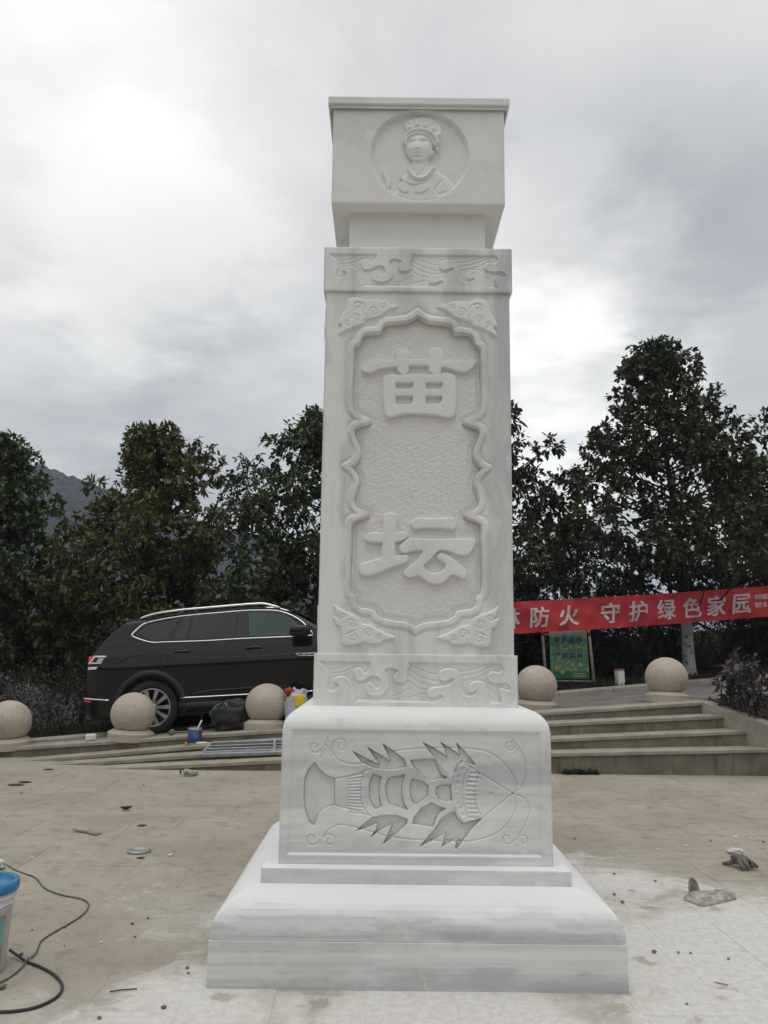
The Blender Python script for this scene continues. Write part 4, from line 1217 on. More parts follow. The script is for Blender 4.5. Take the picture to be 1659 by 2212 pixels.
# wheels
def wheel(x, s_):
    w = bpy.data.objects.new('wheel', None); COL.objects.link(w); w.parent = car
    w.location = (x, s_ * .845, .385); w.rotation_euler = (rad(90) * (1 if s_ < 0 else -1), 0, rad(7))
    return w
wp = None
for x in (0, 2.98):
    for s_ in (-1, 1):
        w = wheel(x, s_)
        if wp is None:
            ty = lathe('tyre', [(.262, -.10), (.30, -.118), (.35, -.12), (.376, -.10), (.382, -.05), (.382, .05), (.376, .10), (.35, .12), (.30, .122), (.268, .108), (.262, .09)], M['tyre'], w, 48, cap=False)
            rm = lathe('rim', [(.262, .09), (.272, .104), (.268, .112), (.255, .110), (.248, .09), (.246, -.05), (.10, -.055)], M['alloy'], w, 48, cap=False)
            bmw = bmesh.new()
            for k in range(10):
                a = 2 * math.pi * k / 10
                vs = []
                for (r_, hw, z_) in ((.05, .022, .085), (.15, .021, .096), (.252, .030, .098)):
                    for (sg, dz) in ((-1, 0), (1, 0), (1, -.045), (-1, -.045)):
                        vs.append(bmw.verts.new((r_ * math.cos(a) - sg * hw * math.sin(a), r_ * math.sin(a) + sg * hw * math.cos(a), z_ + dz)))
                for j in range(2):
                    for i in range(4): bmw.faces.new((vs[j * 4 + i], vs[j * 4 + (i + 1) % 4], vs[j * 4 + 4 + (i + 1) % 4], vs[j * 4 + 4 + i]))
            spk = bm_obj('spokes', bmw, M['alloy'], w)
            hub = lathe('hub', [(.07, .04), (.07, .088), (.06, .098), (.001, .10)], M['alloy'], w, 20, cap=False)
            disc = lathe('brake_disc', [(.001, -.03), (.18, -.03), (.18, -.05), (.001, -.05)], M['plastic'], w, 28, cap=False)
            wp = (ty, rm, spk, hub, disc)
        else:
            for q_ in wp:
                c = q_.copy(); COL.objects.link(c); c.parent = w
        # arch lining and lip
        P = []
        for i in range(25):
            a = rad(-8 + 196 * i / 24); P.append((x + .475 * math.cos(a), .39 + .475 * math.sin(a)))
        V, Fc = [], []
        for (xx, zz) in P:
            zz = max(zz, .27)
            dx_, dz_ = xx - x, zz - .38; L = math.hypot(dx_, dz_); ux, uz = dx_ / L, dz_ / L
            for (dr, off) in ((-.035, -.06), (-.03, .012), (.0, .022), (.045, .016), (.055, -.01)):
                px_, pz_ = xx + ux * dr, zz + uz * dr
                V.append((px_, s_ * (side(max(min(px_, 3.6), -.9), max(pz_, .3)) + off), pz_))
        for i in range(len(P) - 1):
            for j in range(4): Fc.append((i * 5 + j, i * 5 + j + 1, i * 5 + 6 + j, i * 5 + 5 + j))
        make('arch_trim', V, Fc, M['plastic'], car, True)

# ================================================================== BANNER, POSTER BOARD, MARKER POST
BL, BR = np.array([1.30, 14.75]), np.array([8.6, 15.75])
bl_top, br_top = onY(*z8(70, 185), 14.95), onY(*z8(1659, 88), 15.55)
bl_bot, br_bot = onY(*z8(70, 385), 14.95), onY(*z8(1659, 280), 15.55)
ban = thing('banner', 'long red cloth banner with white slogan strung before the trees', 'banner', (bl_top[0], 14.95, 0))
o0 = np.array([bl_top[0], 14.95, 0])
def banner_pt(s_, t, off=0.0):                    # s along (0 = at the pillar edge, 1 = right frame edge), t up
    top = bl_top + (br_top - bl_top) * s_; bot = bl_bot + (br_bot - bl_bot) * s_
    p = bot + (top - bot) * t
    w = .035 * math.sin(s_ * 9 + 1) + .016 * math.sin(s_ * 31 + t * 4) + .022 * math.sin(t * 5 + s_ * 17) + .010 * math.sin(s_ * 70 - t * 6) + .012 * math.sin(s_ * 43 + t * 11) * math.sin(s_ * 7)
    sag = -.03 * math.sin(math.pi * min(max(s_ * .8 + .15, 0), 1))
    return p + np.array([0, w - off, sag]) - o0
NS, NTb = 120, 10
ss = np.linspace(-.24, 1.22, NS)
V = [banner_pt(s_, t) for t in np.linspace(0, 1, NTb) for s_ in ss]
Q = [(j * NS + i, j * NS + i + 1, (j + 1) * NS + i + 1, (j + 1) * NS + i) for j in range(NTb - 1) for i in range(NS - 1)]
arrays('cloth', V, Q, M['banner'], ban, True)
z8s = lambda x: (x - 70) / (1659 - 70)
Wb = np.linalg.norm(br_top - bl_top)
for ch, x in [('森', -128), ('林', 46), ('防', 225), ('火', 402), ('守', 655), ('护', 825), ('绿', 1006), ('色', 1172), ('家', 1330), ('园', 1486)]:
    s0 = z8s(x); hh = .57 - .02 * s0
    text_mesh('banner_character', ch, .385, .0095, M['banner_text'], ban, lambda a, b, l, s0=s0, hh=hh: banner_pt(s0 + a / Wb, .48 + b / hh, .012 + l))
for row, (txt, t) in enumerate([('中共镇巴县委', .66), ('镇巴县人民政府', .40)]):
    for k, ch in enumerate(txt):
        s0 = z8s(1582 + k * (26 if row == 0 else 27))
        text_mesh('small_banner_character', ch, .082 if row == 0 else .078, .002, M['banner_text'], ban, lambda a, b, l, s0=s0, t=t: banner_pt(s0 + a / Wb, t + b / .57 * 1.35, .012 + l))
for (s0, ex) in ((-.24, (-1.2, .6, .25)), (1.22, (1.6, .6, .3))):
    for t in (.0, 1.0):
        p = banner_pt(s0, t); q_ = p + np.array(ex) * [1, 1, (1 if t else -.2)]
        tube('banner_rope', [p, (p + q_) / 2 + [0, 0, -.03], q_], .006, M['post'], ban, 5)

YSG = 15.9
def sgp(x, y): return onY(*z8(x, y), YSG)
sg = thing('poster_board', 'green forest-fire poster in a white post frame below the banner', 'sign', (sgp(430, 740)[0], YSG, road_z(3.6) + .02))
so = np.array([sg.location.x, sg.location.y, sg.location.z])
for (a, b) in (((243, 330), (277, 770)), ((533, 345), (577, 748))):
    pa, pb = sgp(*a) - so, sgp(*b) - so
    pa[2] = max(pa[2], 1.25)
    po = tube('post', [pb - [0, 0, .05], pa], .028, M['post'], sg, 10)
    tube('red_sleeve', [pa * .86 + pb * .14 - [0, .001, 0], pa * .80 + pb * .20 - [0, .001, 0]], .031, M['post_red'], po, 10)
    bmm = bmesh.new(); bmesh.ops.create_uvsphere(bmm, u_segments=12, v_segments=8, radius=.045, matrix=Matrix.Translation(pa + [0, 0, .03])); bm_obj('finial', bmm, M['post'], po, True)
tube('cross_rail', [sgp(262, 683) - so, sgp(572, 688) - so], .018, M['post'], sg, 8)
tube('cross_rail', [sgp(240, 395) - so, sgp(545, 385) - so], .018, M['post'], sg, 8)
c4 = [sgp(300, 668) - so, sgp(541, 672) - so, sgp(520, 368) - so, sgp(286, 368) - so]
c4 = [np.array(c) + [0, -.03, 0] for c in c4]
def pq(u, v, off=0.0): return (c4[0] * (1 - u) + c4[1] * u) * (1 - v) + (c4[3] * (1 - u) + c4[2] * u) * v - np.array([0, off, 0])


def poster_mat():
    m, q, b = material('forest_poster_print')
    co = q.n('ShaderNodeTexCoord').outputs['Object']
    s3 = q.n('ShaderNodeSeparateXYZ'); q.put(s3.inputs[0], co)
    n1 = q.noise(co, 7, 5, .6); n2 = q.noise(co, 16, 4, .6)
    zz = q.m('ADD', s3.outputs[2], q.m('MULTIPLY', q.m('SUBTRACT', n1, .5), .35))
    c = q.mix(q.mr(zz, .92, 1.06), rgb((.09, .24, .12)), rgb((.55, .52, .50)))
    c = q.mix(q.m('MULTIPLY', q.mr(n2, .48, .62), .7), c, rgb((.26, .46, .30)))
    c = q.mix(q.m('MULTIPLY', q.mr(n1, .58, .70), .8), c, rgb((.55, .57, .22)))
    c = q.mix(q.m('MULTIPLY', q.mr(n2, .36, .28), .8), c, rgb((.02, .07, .05)))
    q.put(b.inputs['Base Color'], c); b.inputs['Roughness'].default_value = .4
    return m
M['poster'] = poster_mat()
M['poster_green'] = simple('poster_green_foot', (.012, .17, .075), (.016, .20, .09), 8, .4)
M['poster_blue'] = simple('poster_blue_print', (.05, .08, .20), (.04, .06, .16), 8, .4)
M['poster_yellow'] = simple('poster_yellow_print', (.55, .48, .16), (.48, .40, .12), 8, .4)
def quad3(name, u0, v0, u1, v1, off, mat, parent, th=.012):
    a = [pq(u0, v0, off), pq(u1, v0, off), pq(u1, v1, off), pq(u0, v1, off)]
    bk = [p + np.array([0, th, 0]) for p in a]
    return make(name, a + bk, [(0, 1, 2, 3), (7, 6, 5, 4), (0, 4, 5, 1), (1, 5, 6, 2), (2, 6, 7, 3), (3, 7, 4, 0)], mat, parent)
pst = quad3('poster', 0, .145, 1, 1, 0, M['poster'], sg)
quad3('poster_foot', 0, 0, 1, .143, 0, M['poster_green'], sg)
Wp = np.linalg.norm(c4[1] - c4[0]); Hp = np.linalg.norm(c4[3] - c4[0])
for txt, v0, size in (('保护森林', .80, .125), ('严防森林', .475, .115)):
    for k, ch in enumerate(txt):
        u0 = .20 + k * .195
        text_mesh('poster_character', ch, size, .003, M['poster_blue'], pst, lambda a, b, l, u0=u0, v0=v0: pq(u0 + a / Wp, v0 + b / Hp, .004 + l))
for (u0, v0, r) in [(.55, .66, .055), (.74, .66, .055), (.58, .29, .07), (.78, .29, .075), (.17, .22, .09)]:
    ring = [pq(u0 + (r * (1 if i % 2 else .5)) * math.cos(i * math.pi / 5) , v0 + .8 * (r * (1 if i % 2 else .5)) * math.sin(i * math.pi / 5), .003) for i in range(10)]
    make('poster_flower', ring, [tuple(range(10))], M['poster_yellow'], pst)
ring = [pq(.30 + .055 * math.cos(i * math.pi / 8), .135 + .045 * math.sin(i * math.pi / 8), .005) for i in range(16)]
make('poster_emblem', ring, [tuple(range(16))], M['poster_yellow'], pst)
make('emblem_bar', [pq(.275, .115, .007), pq(.285, .108, .007), pq(.325, .155, .007), pq(.315, .162, .007)], [(0, 1, 2, 3)], M['poster_green'], pst)
for k in range(3):
    quad3('poster_small_print', .56, .035 + k * .032, .92, .048 + k * .032, .003, M['poster_yellow'], pst, .002)

mp = on_road(*z8(742, 737))
mk = thing('marker_post', 'short white marker post with a red top at the far road edge', 'marker post', (mp[0], mp[1] + .05, mp[2] - .02), (0, rad(-2), rad(14)))
box('shaft', (-.065, -.065, -.05), (.065, .065, .36), M['white_plastic'], mk, .008, 1)
box('red_cap', (-.067, -.067, .34), (.067, .067, .375), M['post_red'], mk, .008, 1)

# ================================================================== TREES AND SHRUBS
def leaf_cloud(name, tips, dirs, per, L, Wd, mat, parent, seed, droop=.45, spread=.75, tone_bias=0.0, loc=None, twig=.03):
    r = np.random.RandomState(seed)
    n = len(tips) * per
    base = np.repeat(tips, per, 0) + r.normal(0, twig, (n, 3))
    d = np.repeat(dirs, per, 0) * .55 + r.normal(0, spread, (n, 3)) + np.array([0, 0, -droop])
    d /= np.linalg.norm(d, axis=1)[:, None] + 1e-9
    up = np.array([0, 0, 1.0]) + r.normal(0, .45, (n, 3))
    s_ = np.cross(d, up); s_ /= np.linalg.norm(s_, axis=1)[:, None] + 1e-9
    nn = np.cross(s_, d)
    ln = L * r.uniform(.5, 1.35, (n, 1)); wd = Wd * r.uniform(.7, 1.2, (n, 1)) * .5
    a = base; tip = base + d * ln - nn * ln * .12
    k1, k2 = base + d * ln * .30 - nn * wd * .2, base + d * ln * .70 - nn * (wd * .2 + ln * .04)
    V = np.stack([a, k1 + s_ * wd, k2 + s_ * wd * .85, tip, k2 - s_ * wd * .85, k1 - s_ * wd], 1).reshape(-1, 3)
    Q = np.arange(n * 6).reshape(-1, 6)
    o = arrays(name, V, Q, mat, parent, False, loc)
    tone = np.clip(np.repeat(r.beta(1.4, 2.2, len(tips)), per) * .7 + r.uniform(0, .35, n) + tone_bias, 0, 1)
    tone = tone[:len(o.data.polygons)]
    at = o.data.attributes.new('tone', 'FLOAT', 'FACE'); at.data.foreach_set('value', tone.astype(np.float32))
    return o


def build_tree(label, x, y, zb, ztop, R, zc0, seed, mat='leaf', lobes=48, tips_per=46, per=11, trunk_r=.085, lean=(0, 0), wash=0.0, L=.135, Wd=.060, lobe_r=.50, tone=0.0, top_pow=.62, shape=1.7, clip=None, group='evergreen trees behind the road'):
    r = np.random.RandomState(seed)
    t = thing('evergreen_tree', label, 'tree', (x, y, zb), group=group)
    H = ztop - zb; c0 = zc0 - zb
    def axis(h): return np.array([lean[0] * h / H + .06 * math.sin(h * 1.3 + seed), lean[1] * h / H + .06 * math.cos(h * 1.1 + seed), h])
    hs = np.linspace(-.1, H * .93, 16)
    P = [axis(h) for h in hs]
    R_ = [trunk_r * (1 - .88 * max(h, 0) / H) + (.03 * math.exp(-max(h, 0) / .15)) for h in hs]
    tv, tq = tube_arrays(P, R_, 9)
    wv = [tv]; wq = [tq]; off = len(tv)
    tipsA, dirA = [], []
    for k in range(lobes):
        f = (k + .5) / lobes
        h = c0 + (H - c0) * min(1, f ** 1.05 + r.uniform(-.02, .02))
        f = (h - c0) / (H - c0)
        env = R * min(1, ((f + .16) / .36)) ** .7 * max(1 - max(f, 0) ** shape, 0.012) ** top_pow * 1.05
        az = k * 2.39996 + r.uniform(-.5, .5)
        env *= 1 + .34 * mnoise.noise((math.cos(az) * 1.3 + seed * 7, math.sin(az) * 1.3, h * .8))
        rr_ = env * r.uniform(.45, 1.05)
        lr = lobe_r * r.choice([.55, .8, 1.0, 1.3]) * r.uniform(.85, 1.15) * (1 - .30 * f)
        rr_ = max(rr_ - lr * .5, 0)
        hb = max(h - rr_ * r.uniform(.35, .8), c0 * .75)
        s0 = axis(hb); c = axis(min(h, H - .1)) * [1, 1, 0] + [rr_ * math.cos(az), rr_ * math.sin(az), min(h, H - lr * .5)]
        mid = (s0 + c) / 2 + [0, 0, -.10 * rr_ ] + r.normal(0, .05, 3)
        br = spline([s0, mid, c], 4)
        v1, q1 = tube_arrays(br, np.linspace(.030 * (1 - .5 * f) + .006, .007, len(br)), 5)
        wv.append(v1); wq.append(q1 + off); off += len(v1)
        nt = int(tips_per * (lr / lobe_r) ** 1.6 * r.uniform(.75, 1.25))
        d = r.normal(0, 1, (nt, 3)); d[:, 2] = d[:, 2] * .8 + .15; d /= np.linalg.norm(d, axis=1)[:, None]
        rad_ = lr * r.uniform(.25, 1.0, (nt, 1)) ** .5 * (1 + .25 * r.normal(0, .5, (nt, 1)))
        tp = c + d * rad_ * [1.1, 1.1, .85]
        if clip is not None:
            ok = ~((tp[:, 2] + zb < clip[0]) & (tp[:, 1] + y < clip[1])); tp, d = tp[ok], d[ok]; nt = len(tp)
        tipsA.append(tp); dirA.append(d)
        for q_ in range(min(7, nt)):
            bb = spline([c, (c + tp[q_]) / 2 + r.normal(0, .03, 3), tp[q_]], 2)
            v1, q1 = tube_arrays(bb, np.linspace(.008, .004, len(bb)), 4)
            wv.append(v1); wq.append(q1 + off); off += len(v1)
    wood_q = wq
    allV = np.concatenate(wv)
    arrays('trunk', wv[0], wq[0], M['bark'], t, True)
    bV = np.concatenate(wv[1:]) if len(wv) > 1 else None
    bQ = np.concatenate(wq[1:]) - len(wv[0])
    arrays('branches', bV, bQ, M['bark'], t, True)
    if wash:
        P2 = [axis(h) for h in np.linspace(-.08, wash, 9)]
        R2 = [trunk_r * (1 - .88 * max(h, 0) / H) + (.03 * math.exp(-max(h, 0) / .15)) + .004 for h in np.linspace(-.08, wash, 9)]
        tube('limewash_band', P2, R2, M['limewash'], t, 14)
    leaf_cloud('crown', np.concatenate(tipsA), np.concatenate(dirA), per, L, Wd, M[mat], t, seed + 100, tone_bias=tone)
    return t


def tree_at(px, py_top, Y, **kw):
    p = onY(px, py_top, Y); zb = terrain_z(p[0], Y); return dict(x=p[0], y=Y, zb=zb, ztop=p[2], **kw)


TR = [
    tree_at(0, 950, 15.6, label='dark evergreen tree at the left edge of the photo', R=1.75, zc0=1.0, seed=1, tone=.10, lobes=62, tips_per=50, per=11, lobe_r=.55),
    tree_at(300, 935, 16.2, label='olive-green tree rising behind the rear of the black car', R=2.35, zc0=.8, seed=2, mat='leaf_mid', lobes=76, tips_per=48, per=11, shape=1.9, lean=(.35, 0), tone=.08, lobe_r=.55),
    tree_at(700, 905, 16.6, label='dense evergreen tree behind the car, close left of the pillar', R=2.5, zc0=.8, seed=3, tone=.05, lobes=70, tips_per=50, per=11, lobe_r=.55),
    tree_at(1050, 835, 17.0, label='evergreen tree half hidden behind the right side of the pillar', R=2.3, zc0=1.7, seed=4, mat='leaf_dark', lobes=64, tips_per=50, per=11, tone=.1, L=.125, lobe_r=.55),
    tree_at(1420, 745, 16.35, label='tallest evergreen tree with a whitewashed trunk foot, right of the pillar', R=2.5, zc0=2.55, seed=5, mat='leaf_dark', lobes=88, tips_per=50, per=11, trunk_r=.118, lean=(-.48, 0), wash=1.12, L=.125, tone=.1, shape=1.5, lobe_r=.55, clip=(3.0, 15.95)),
    tree_at(1720, 850, 17.4, label='evergreen tree at the right edge of the photo', R=2.1, zc0=2.0, seed=6, mat='leaf_dark', lobes=70, tips_per=50, per=11, tone=.1, L=.125, lobe_r=.55, clip=(3.0, 15.95)),
]
TR[4]['x'] = 6.06
TR[4]['zb'] = road_z(6.06)
for kw in TR: build_tree(**kw)

# more distant trees filling the wood
for (px, pt, Y, lab, sd_, mt) in [(-60, 1080, 19.5, 'far evergreen tree behind the leftmost tree', 11, 'leaf_dark'), (200, 1150, 20, 'low far evergreen tree between the two left trees', 12, 'leaf_dark'), (530, 1010, 20.5, 'far evergreen tree between the two trees behind the car', 13, 'leaf_dark'),
                                  (800, 1000, 21, 'far evergreen tree behind the left part of the pillar', 14, 'leaf_dark'), (1250, 1130, 20, 'low far evergreen tree above the middle of the banner', 15, 'leaf_dark'), (1580, 1010, 21, 'far evergreen tree between the two right trees', 16, 'leaf_dark')]:
    kw = tree_at(px, pt, Y, label=lab, R=2.2, zc0=.6 if px < 900 else 1.6, seed=sd_, mat=mt, lobes=46, tips_per=34, per=10, L=.12, Wd=.055, lobe_r=.62, tone=.05)
    kw['zb'] = max(kw['zb'], -2.0)
    build_tree(group='farther trees of the wood', **kw)


def shrub(name, label, cat, x, y, z, w, d, h, seed, mat, n_stems, tips, per, L, Wd, group=None, stem_r=.008, droop=.3, lo=.25, stem_mat='bark'):
    r = np.random.RandomState(seed)
    t = thing(name, label, cat, (x, y, z), group=group)
    wv, wq, off = [], [], 0
    tp, dr = [], []
    for k in range(n_stems):
        b = np.array([r.uniform(-.3, .3) * w, r.uniform(-.3, .3) * d, -.05])
        tip = np.array([r.uniform(-.5, .5) * w, r.uniform(-.5, .5) * d, h * r.uniform(.65, 1.0)])
        pts = spline([b, b * .6 + tip * .4 + r.normal(0, .06, 3) * h, tip], 5)
        v1, q1 = tube_arrays(pts, np.linspace(stem_r, stem_r * .35, len(pts)), 5)
        wv.append(v1); wq.append(q1 + off); off += len(v1)
        for _ in range(tips):
            u = r.uniform(lo, 1.0)
            p = pts[int(u * (len(pts) - 1))] + r.normal(0, .10, 3) * [w, d, h * .6]
            p[2] = max(p[2], .03)
            o_ = p - pts[int(u * .9 * (len(pts) - 1))]
            tp.append(p); dr.append(o_ / (np.linalg.norm(o_) + 1e-6))
            if r.rand() < .35:
                bb = [pts[int(u * .9 * (len(pts) - 1))], p]
                v1, q1 = tube_arrays(bb, [stem_r * .5, stem_r * .25], 4)
                wv.append(v1); wq.append(q1 + off); off += len(v1)
    arrays('stems', np.concatenate(wv), np.concatenate(wq), M[stem_mat], t, True)
    leaf_cloud('foliage', np.array(tp), np.array(dr), per, L, Wd, M[mat], t, seed + 50, droop=droop, twig=.04)
    return t


# undergrowth on the left, behind and beside the car
for k, (px, Y, w, h, mt, lab) in enumerate([(20, 13.6, 1.6, 1.15, 'leaf_under', 'brown scrubby bush behind the leftmost stone ball'), (110, 13.2, 1.4, 1.15, 'leaf_under', 'brown twiggy bush just left of the car tail'), (200, 14.4, 1.6, 1.35, 'leaf_under', 'dark scrub bush behind the car tail'),
                                             (330, 15.0, 1.8, 1.2, 'leaf_dark', 'dark low bush hidden behind the car rear door'), (-70, 14.2, 1.6, 1.3, 'leaf_under', 'scrubby bush cut by the left photo edge')]):
    x = onY(px, 1500, Y)[0]
    shrub('bush', lab, 'bush', x, Y, terrain_z(x, Y), w, .9, h, 200 + k, mt, 24, 13, 5, .06, .024, 'undergrowth left of the pillar', .007)
# dark thicket right of the pillar, behind the poster and trunk
for k, (px, Y, w, h, mt, lab) in enumerate([(1130, 17.3, 1.7, 1.5, 'leaf_under', 'bare brownish bush seen left of the poster board'), (1240, 17.6, 1.9, 1.7, 'leaf_under', 'dark bush directly behind the poster board'), (1340, 17.2, 1.9, 1.9, 'leaf_dark', 'dark bush behind the white marker post'),
                                             (1440, 17.6, 1.9, 1.9, 'leaf_dark', 'dark bush just left of the whitewashed trunk'), (1560, 17.3, 2.0, 1.7, 'leaf_dark', 'dark green bush right of the whitewashed trunk'), (1660, 17.2, 2.0, 1.9, 'leaf_dark', 'dark bush below the right end of the banner'), (1020, 17.5, 1.8, 1.5, 'leaf_under', 'bush mostly hidden behind the pillar foot')]):
    x = onY(px, 1450, Y)[0]
    shrub('thicket_bush', lab, 'bush', x, Y, terrain_z(x, Y) - .05, w, 1.1, h, 300 + k, mt, 34, 34, 6, .06, .026, 'thicket behind the far kerb', .008)
x = onY(1520, 1440, 16.9)[0]
shrub('red_leaf_bush', 'small reddish-leaved bush right of the whitewashed trunk', 'bush', x, 16.7, terrain_z(x, 16.7), .9, .5, .75, 400, 'leaf_red', 14, 14, 5, .05, .025)
p = onY(*z8(1640, 60), 16.6)
shrub('yellow_leaf_tree', 'yellow-green leafy tree top above the right end of the banner', 'tree', p[0] + .55, 16.9, terrain_z(p[0], 16.9), 1.6, .9, p[2] - terrain_z(p[0], 16.9) + .12, 401, 'leaf_yellow', 16, 40, 7, .07, .032, lo=.8, stem_r=.02)
# purplish shrubs in the planted bed
for k, (zx, zy, w, h, lab) in enumerate([(1395, 825, .42, .62, 'leftmost purplish shrub in the planted bed'), (1490, 840, .45, .66, 'second purplish shrub from the left in the bed'), (1570, 870, .45, .70, 'third purplish shrub from the left in the bed'), (1650, 880, .5, .72, 'purplish shrub at the right photo edge in the bed'), (1560, 800, .5, .66, 'purplish shrub at the back of the bed')]):
    Y = [11.35, 11.2, 10.95, 10.8, 11.6][k]
    p = onY(*z8(zx, zy), Y)
    shrub('leafy_shrub', lab, 'shrub', p[0], Y, min(cheek_z(Y), road_z(p[0])) - .02, w, .4, h, 500 + k, 'leaf_purple', 4, 6, 4, .12, .058, 'purplish shrubs in the planted bed', .010, .25, .5)
# leaf litter of the bed and verge
r = np.random.RandomState(77)
tp = []
for _ in range(900):
    y = r.uniform(9.2, 11.9); x = wall_x(y) + .16 + r.uniform(0, 2.2); tp.append((x, y, min(cheek_z(y), road_z(x)) + .01))
tp = np.array(tp)
lo_ = leaf_cloud('leaf_litter', tp, np.tile([0, 0, .2], (len(tp), 1)), 2, .05, .028, M['leaf_under'], None, 78, droop=0, spread=.8, twig=.02)
tag(lo_, 'fallen brown leaves under the shrubs', 'leaf litter', kind='stuff')
tp = []
for _ in range(2600):
    x = r.uniform(-7, 9); y = road_far(x) + abs(r.normal(0, .55)) + .05; tp.append((x, y, terrain_z(x, y) + .03))
tp = np.array(tp)
vg = leaf_cloud('verge_weeds', tp, np.tile([0, 0, 1.6], (len(tp), 1)), 4, .16, .016, M['leaf_under'], None, 79, droop=-.8, spread=.5, twig=.03)
tag(vg, 'dry weeds along the far road edge', 'weeds', kind='stuff')

# ================================================================== SMALL THINGS ON STEPS AND ROAD
def lumpy(name, rx_, ry_, rz_, mat, parent, seed, amp=.12, freq=2.2, power=.75, lean=0.0, flat=True, u=36, v=22):
    bm = bmesh.new(); bmesh.ops.create_uvsphere(bm, u_segments=u, v_segments=v, radius=1)
    f = lambda q_: math.copysign(abs(q_) ** power, q_)
    for v_ in bm.verts:
        c = v_.co.copy()
        n1 = mnoise.fractal(c * freq + Vector((seed * 3.1, seed, 0)), .7, 2.0, 4)
        n2 = abs(mnoise.noise(c * freq * 1.7 + Vector((0, seed * 5.0, 2))))
        k = 1 + amp * (n1 - n2 * .8)
        v_.co = Vector((f(c.x) * rx_ * k, f(c.y) * ry_ * k, f(c.z) * rz_ * k))
        v_.co.x += lean * v_.co.z
        v_.co.z += rz_
        if flat and v_.co.z < .02: v_.co.z = .0 + .2 * max(v_.co.z, 0)
    return bm_obj(name, bm, mat, parent, True)

bp = on_road(*z5(740, 662))
zz = road_z(bp[0]) + .008
bag = thing('black_bag', 'crumpled black bag with blue zip on the top step beside a stone ball', 'bag', (bp[0], 11.86, zz), (0, rad(-4), rad(6)))
lumpy('bag_body', .285, .17, .205, M['bag_black'], bag, 4, .30, 1.7, .62, .05, u=44, v=28)
tube('zip_tape', spline([(-.29, -.05, .215), (-.27, -.08, .27), (-.20, -.11, .335), (-.12, -.13, .375), (-.06, -.145, .37), (-.05, -.17, .33)], 5), .0125, M['bag_blue'], bag, 6)
tube('strap', spline([(-.05, -.17, .30), (-.02, -.19, .22), (-.01, -.195, .12), (-.06, -.19, .05)], 5), .007, M['bag_black'], bag, 6)

pbp = onY(*z5(1480, 430), 11.66)
pb = thing('plastic_bag', 'grey plastic bag with yellow print and red top against a stone ball', 'bag', (pbp[0] + .03, 11.68, road_z(pbp[0]) + .01), (0, 0, rad(-10)))
hb_ = onY(*z5(1500, 175), 11.66)[2] - (road_z(pbp[0]) + .01)
lumpy('bag_body', .155, .13, hb_ / 2, M['bag_grey'], pb, 9, .26, 1.9, .7, .10)
o = lumpy('red_top', .075, .06, .05, M['red_print'], pb, 12, .35, 2.6, .9, flat=False); o.location = (-.09, -.03, hb_ - .085)
o = lumpy('yellow_patch', .075, .03, .085, M['yellow_print'], pb, 14, .18, 2.2, .6, flat=False); o.location = (.085, -.105, hb_ - .24)

cp = onY(*z5(390, 780), 11.27)
kz = stepz[2](cp[0])
can = thing('paint_can', 'dark blue paint can with a stirring stick on the steps', 'can', (cp[0], 11.33, kz), (0, 0, .3))
lathe('can_body', [(.088, 0), (.090, .004), (.090, .185)], M['can_blue'], can, 32, cap=True)
rm = lathe('rim', [(.0905, .185), (.094, .19), (.094, .212), (.088, .216), (.084, .21)], M['tin'], can, 32, cap=False)
lathe('base_ring', [(.0915, .0), (.0925, .012), (.0905, .020)], M['tin'], can, 32, cap=False)
tube('stirring_stick', [(.03, -.02, .04), (.02, -.085, .20), (.075, -.10, .32)], .011, M['white_plastic'], can, 6)
box('printed_panel', (-.03, -.0935, .09), (.035, -.088, .13), M['blue_plastic'], can)
ob = onY(*z5(300, 768), 11.2)
o = lumpy('orange_rag', .02, .02, .022, M['orange_print'], None, 31, .25); o.location = (ob[0], 11.26, stepz[2](ob[0])); tag(o, 'tiny orange scrap beside the blue paint can', 'scrap')
tb = thing('sealant_tube', 'white sealant tube lying by the blue paint can', 'tube', (onY(*z5(470, 780), 11.1)[0], 11.24, stepz[2](cp[0]) + .024), (0, rad(-3), rad(-6)))
tube('barrel', [(-.09, 0, 0), (.05, 0, 0)], .021, M['white_plastic'], tb, 14)
tube('nozzle', [(.05, 0, 0), (.07, 0, 0), (.14, 0, -.004)], [.012, .009, .004], M['white_plastic'], tb, 10)

hp = on_road(*z5(90, 690))
hm = thing('sledge_hammer', 'small sledge hammer with wooden handle lying by the stone ball', 'hammer', (hp[0] + .05, 11.69, road_z(hp[0]) + .045), (0, rad(-4), rad(4)))
tube('head', [(0, -.065, 0), (0, -.055, 0), (0, .055, 0), (0, .065, 0)], [.028, .036, .036, .028], M['pebble'], hm, 12)
tube('handle', spline([(.0, 0, 0), (.15, .0, -.01), (.42, .01, -.022)], 4), [.014] * 9, M['wood'], hm, 8)
fb = onY(*z6(470, 828), 11.62)
fm_ = thing('foam_block', 'small white foam block on the top step left of a stone ball', 'foam block', (fb[0], 11.63, road_z(fb[0]) + .006), (0, rad(-4), rad(12)))
box('block', (-.07, -.045, 0), (.07, .045, .085), M['white_plastic'], fm_, .018, 3)

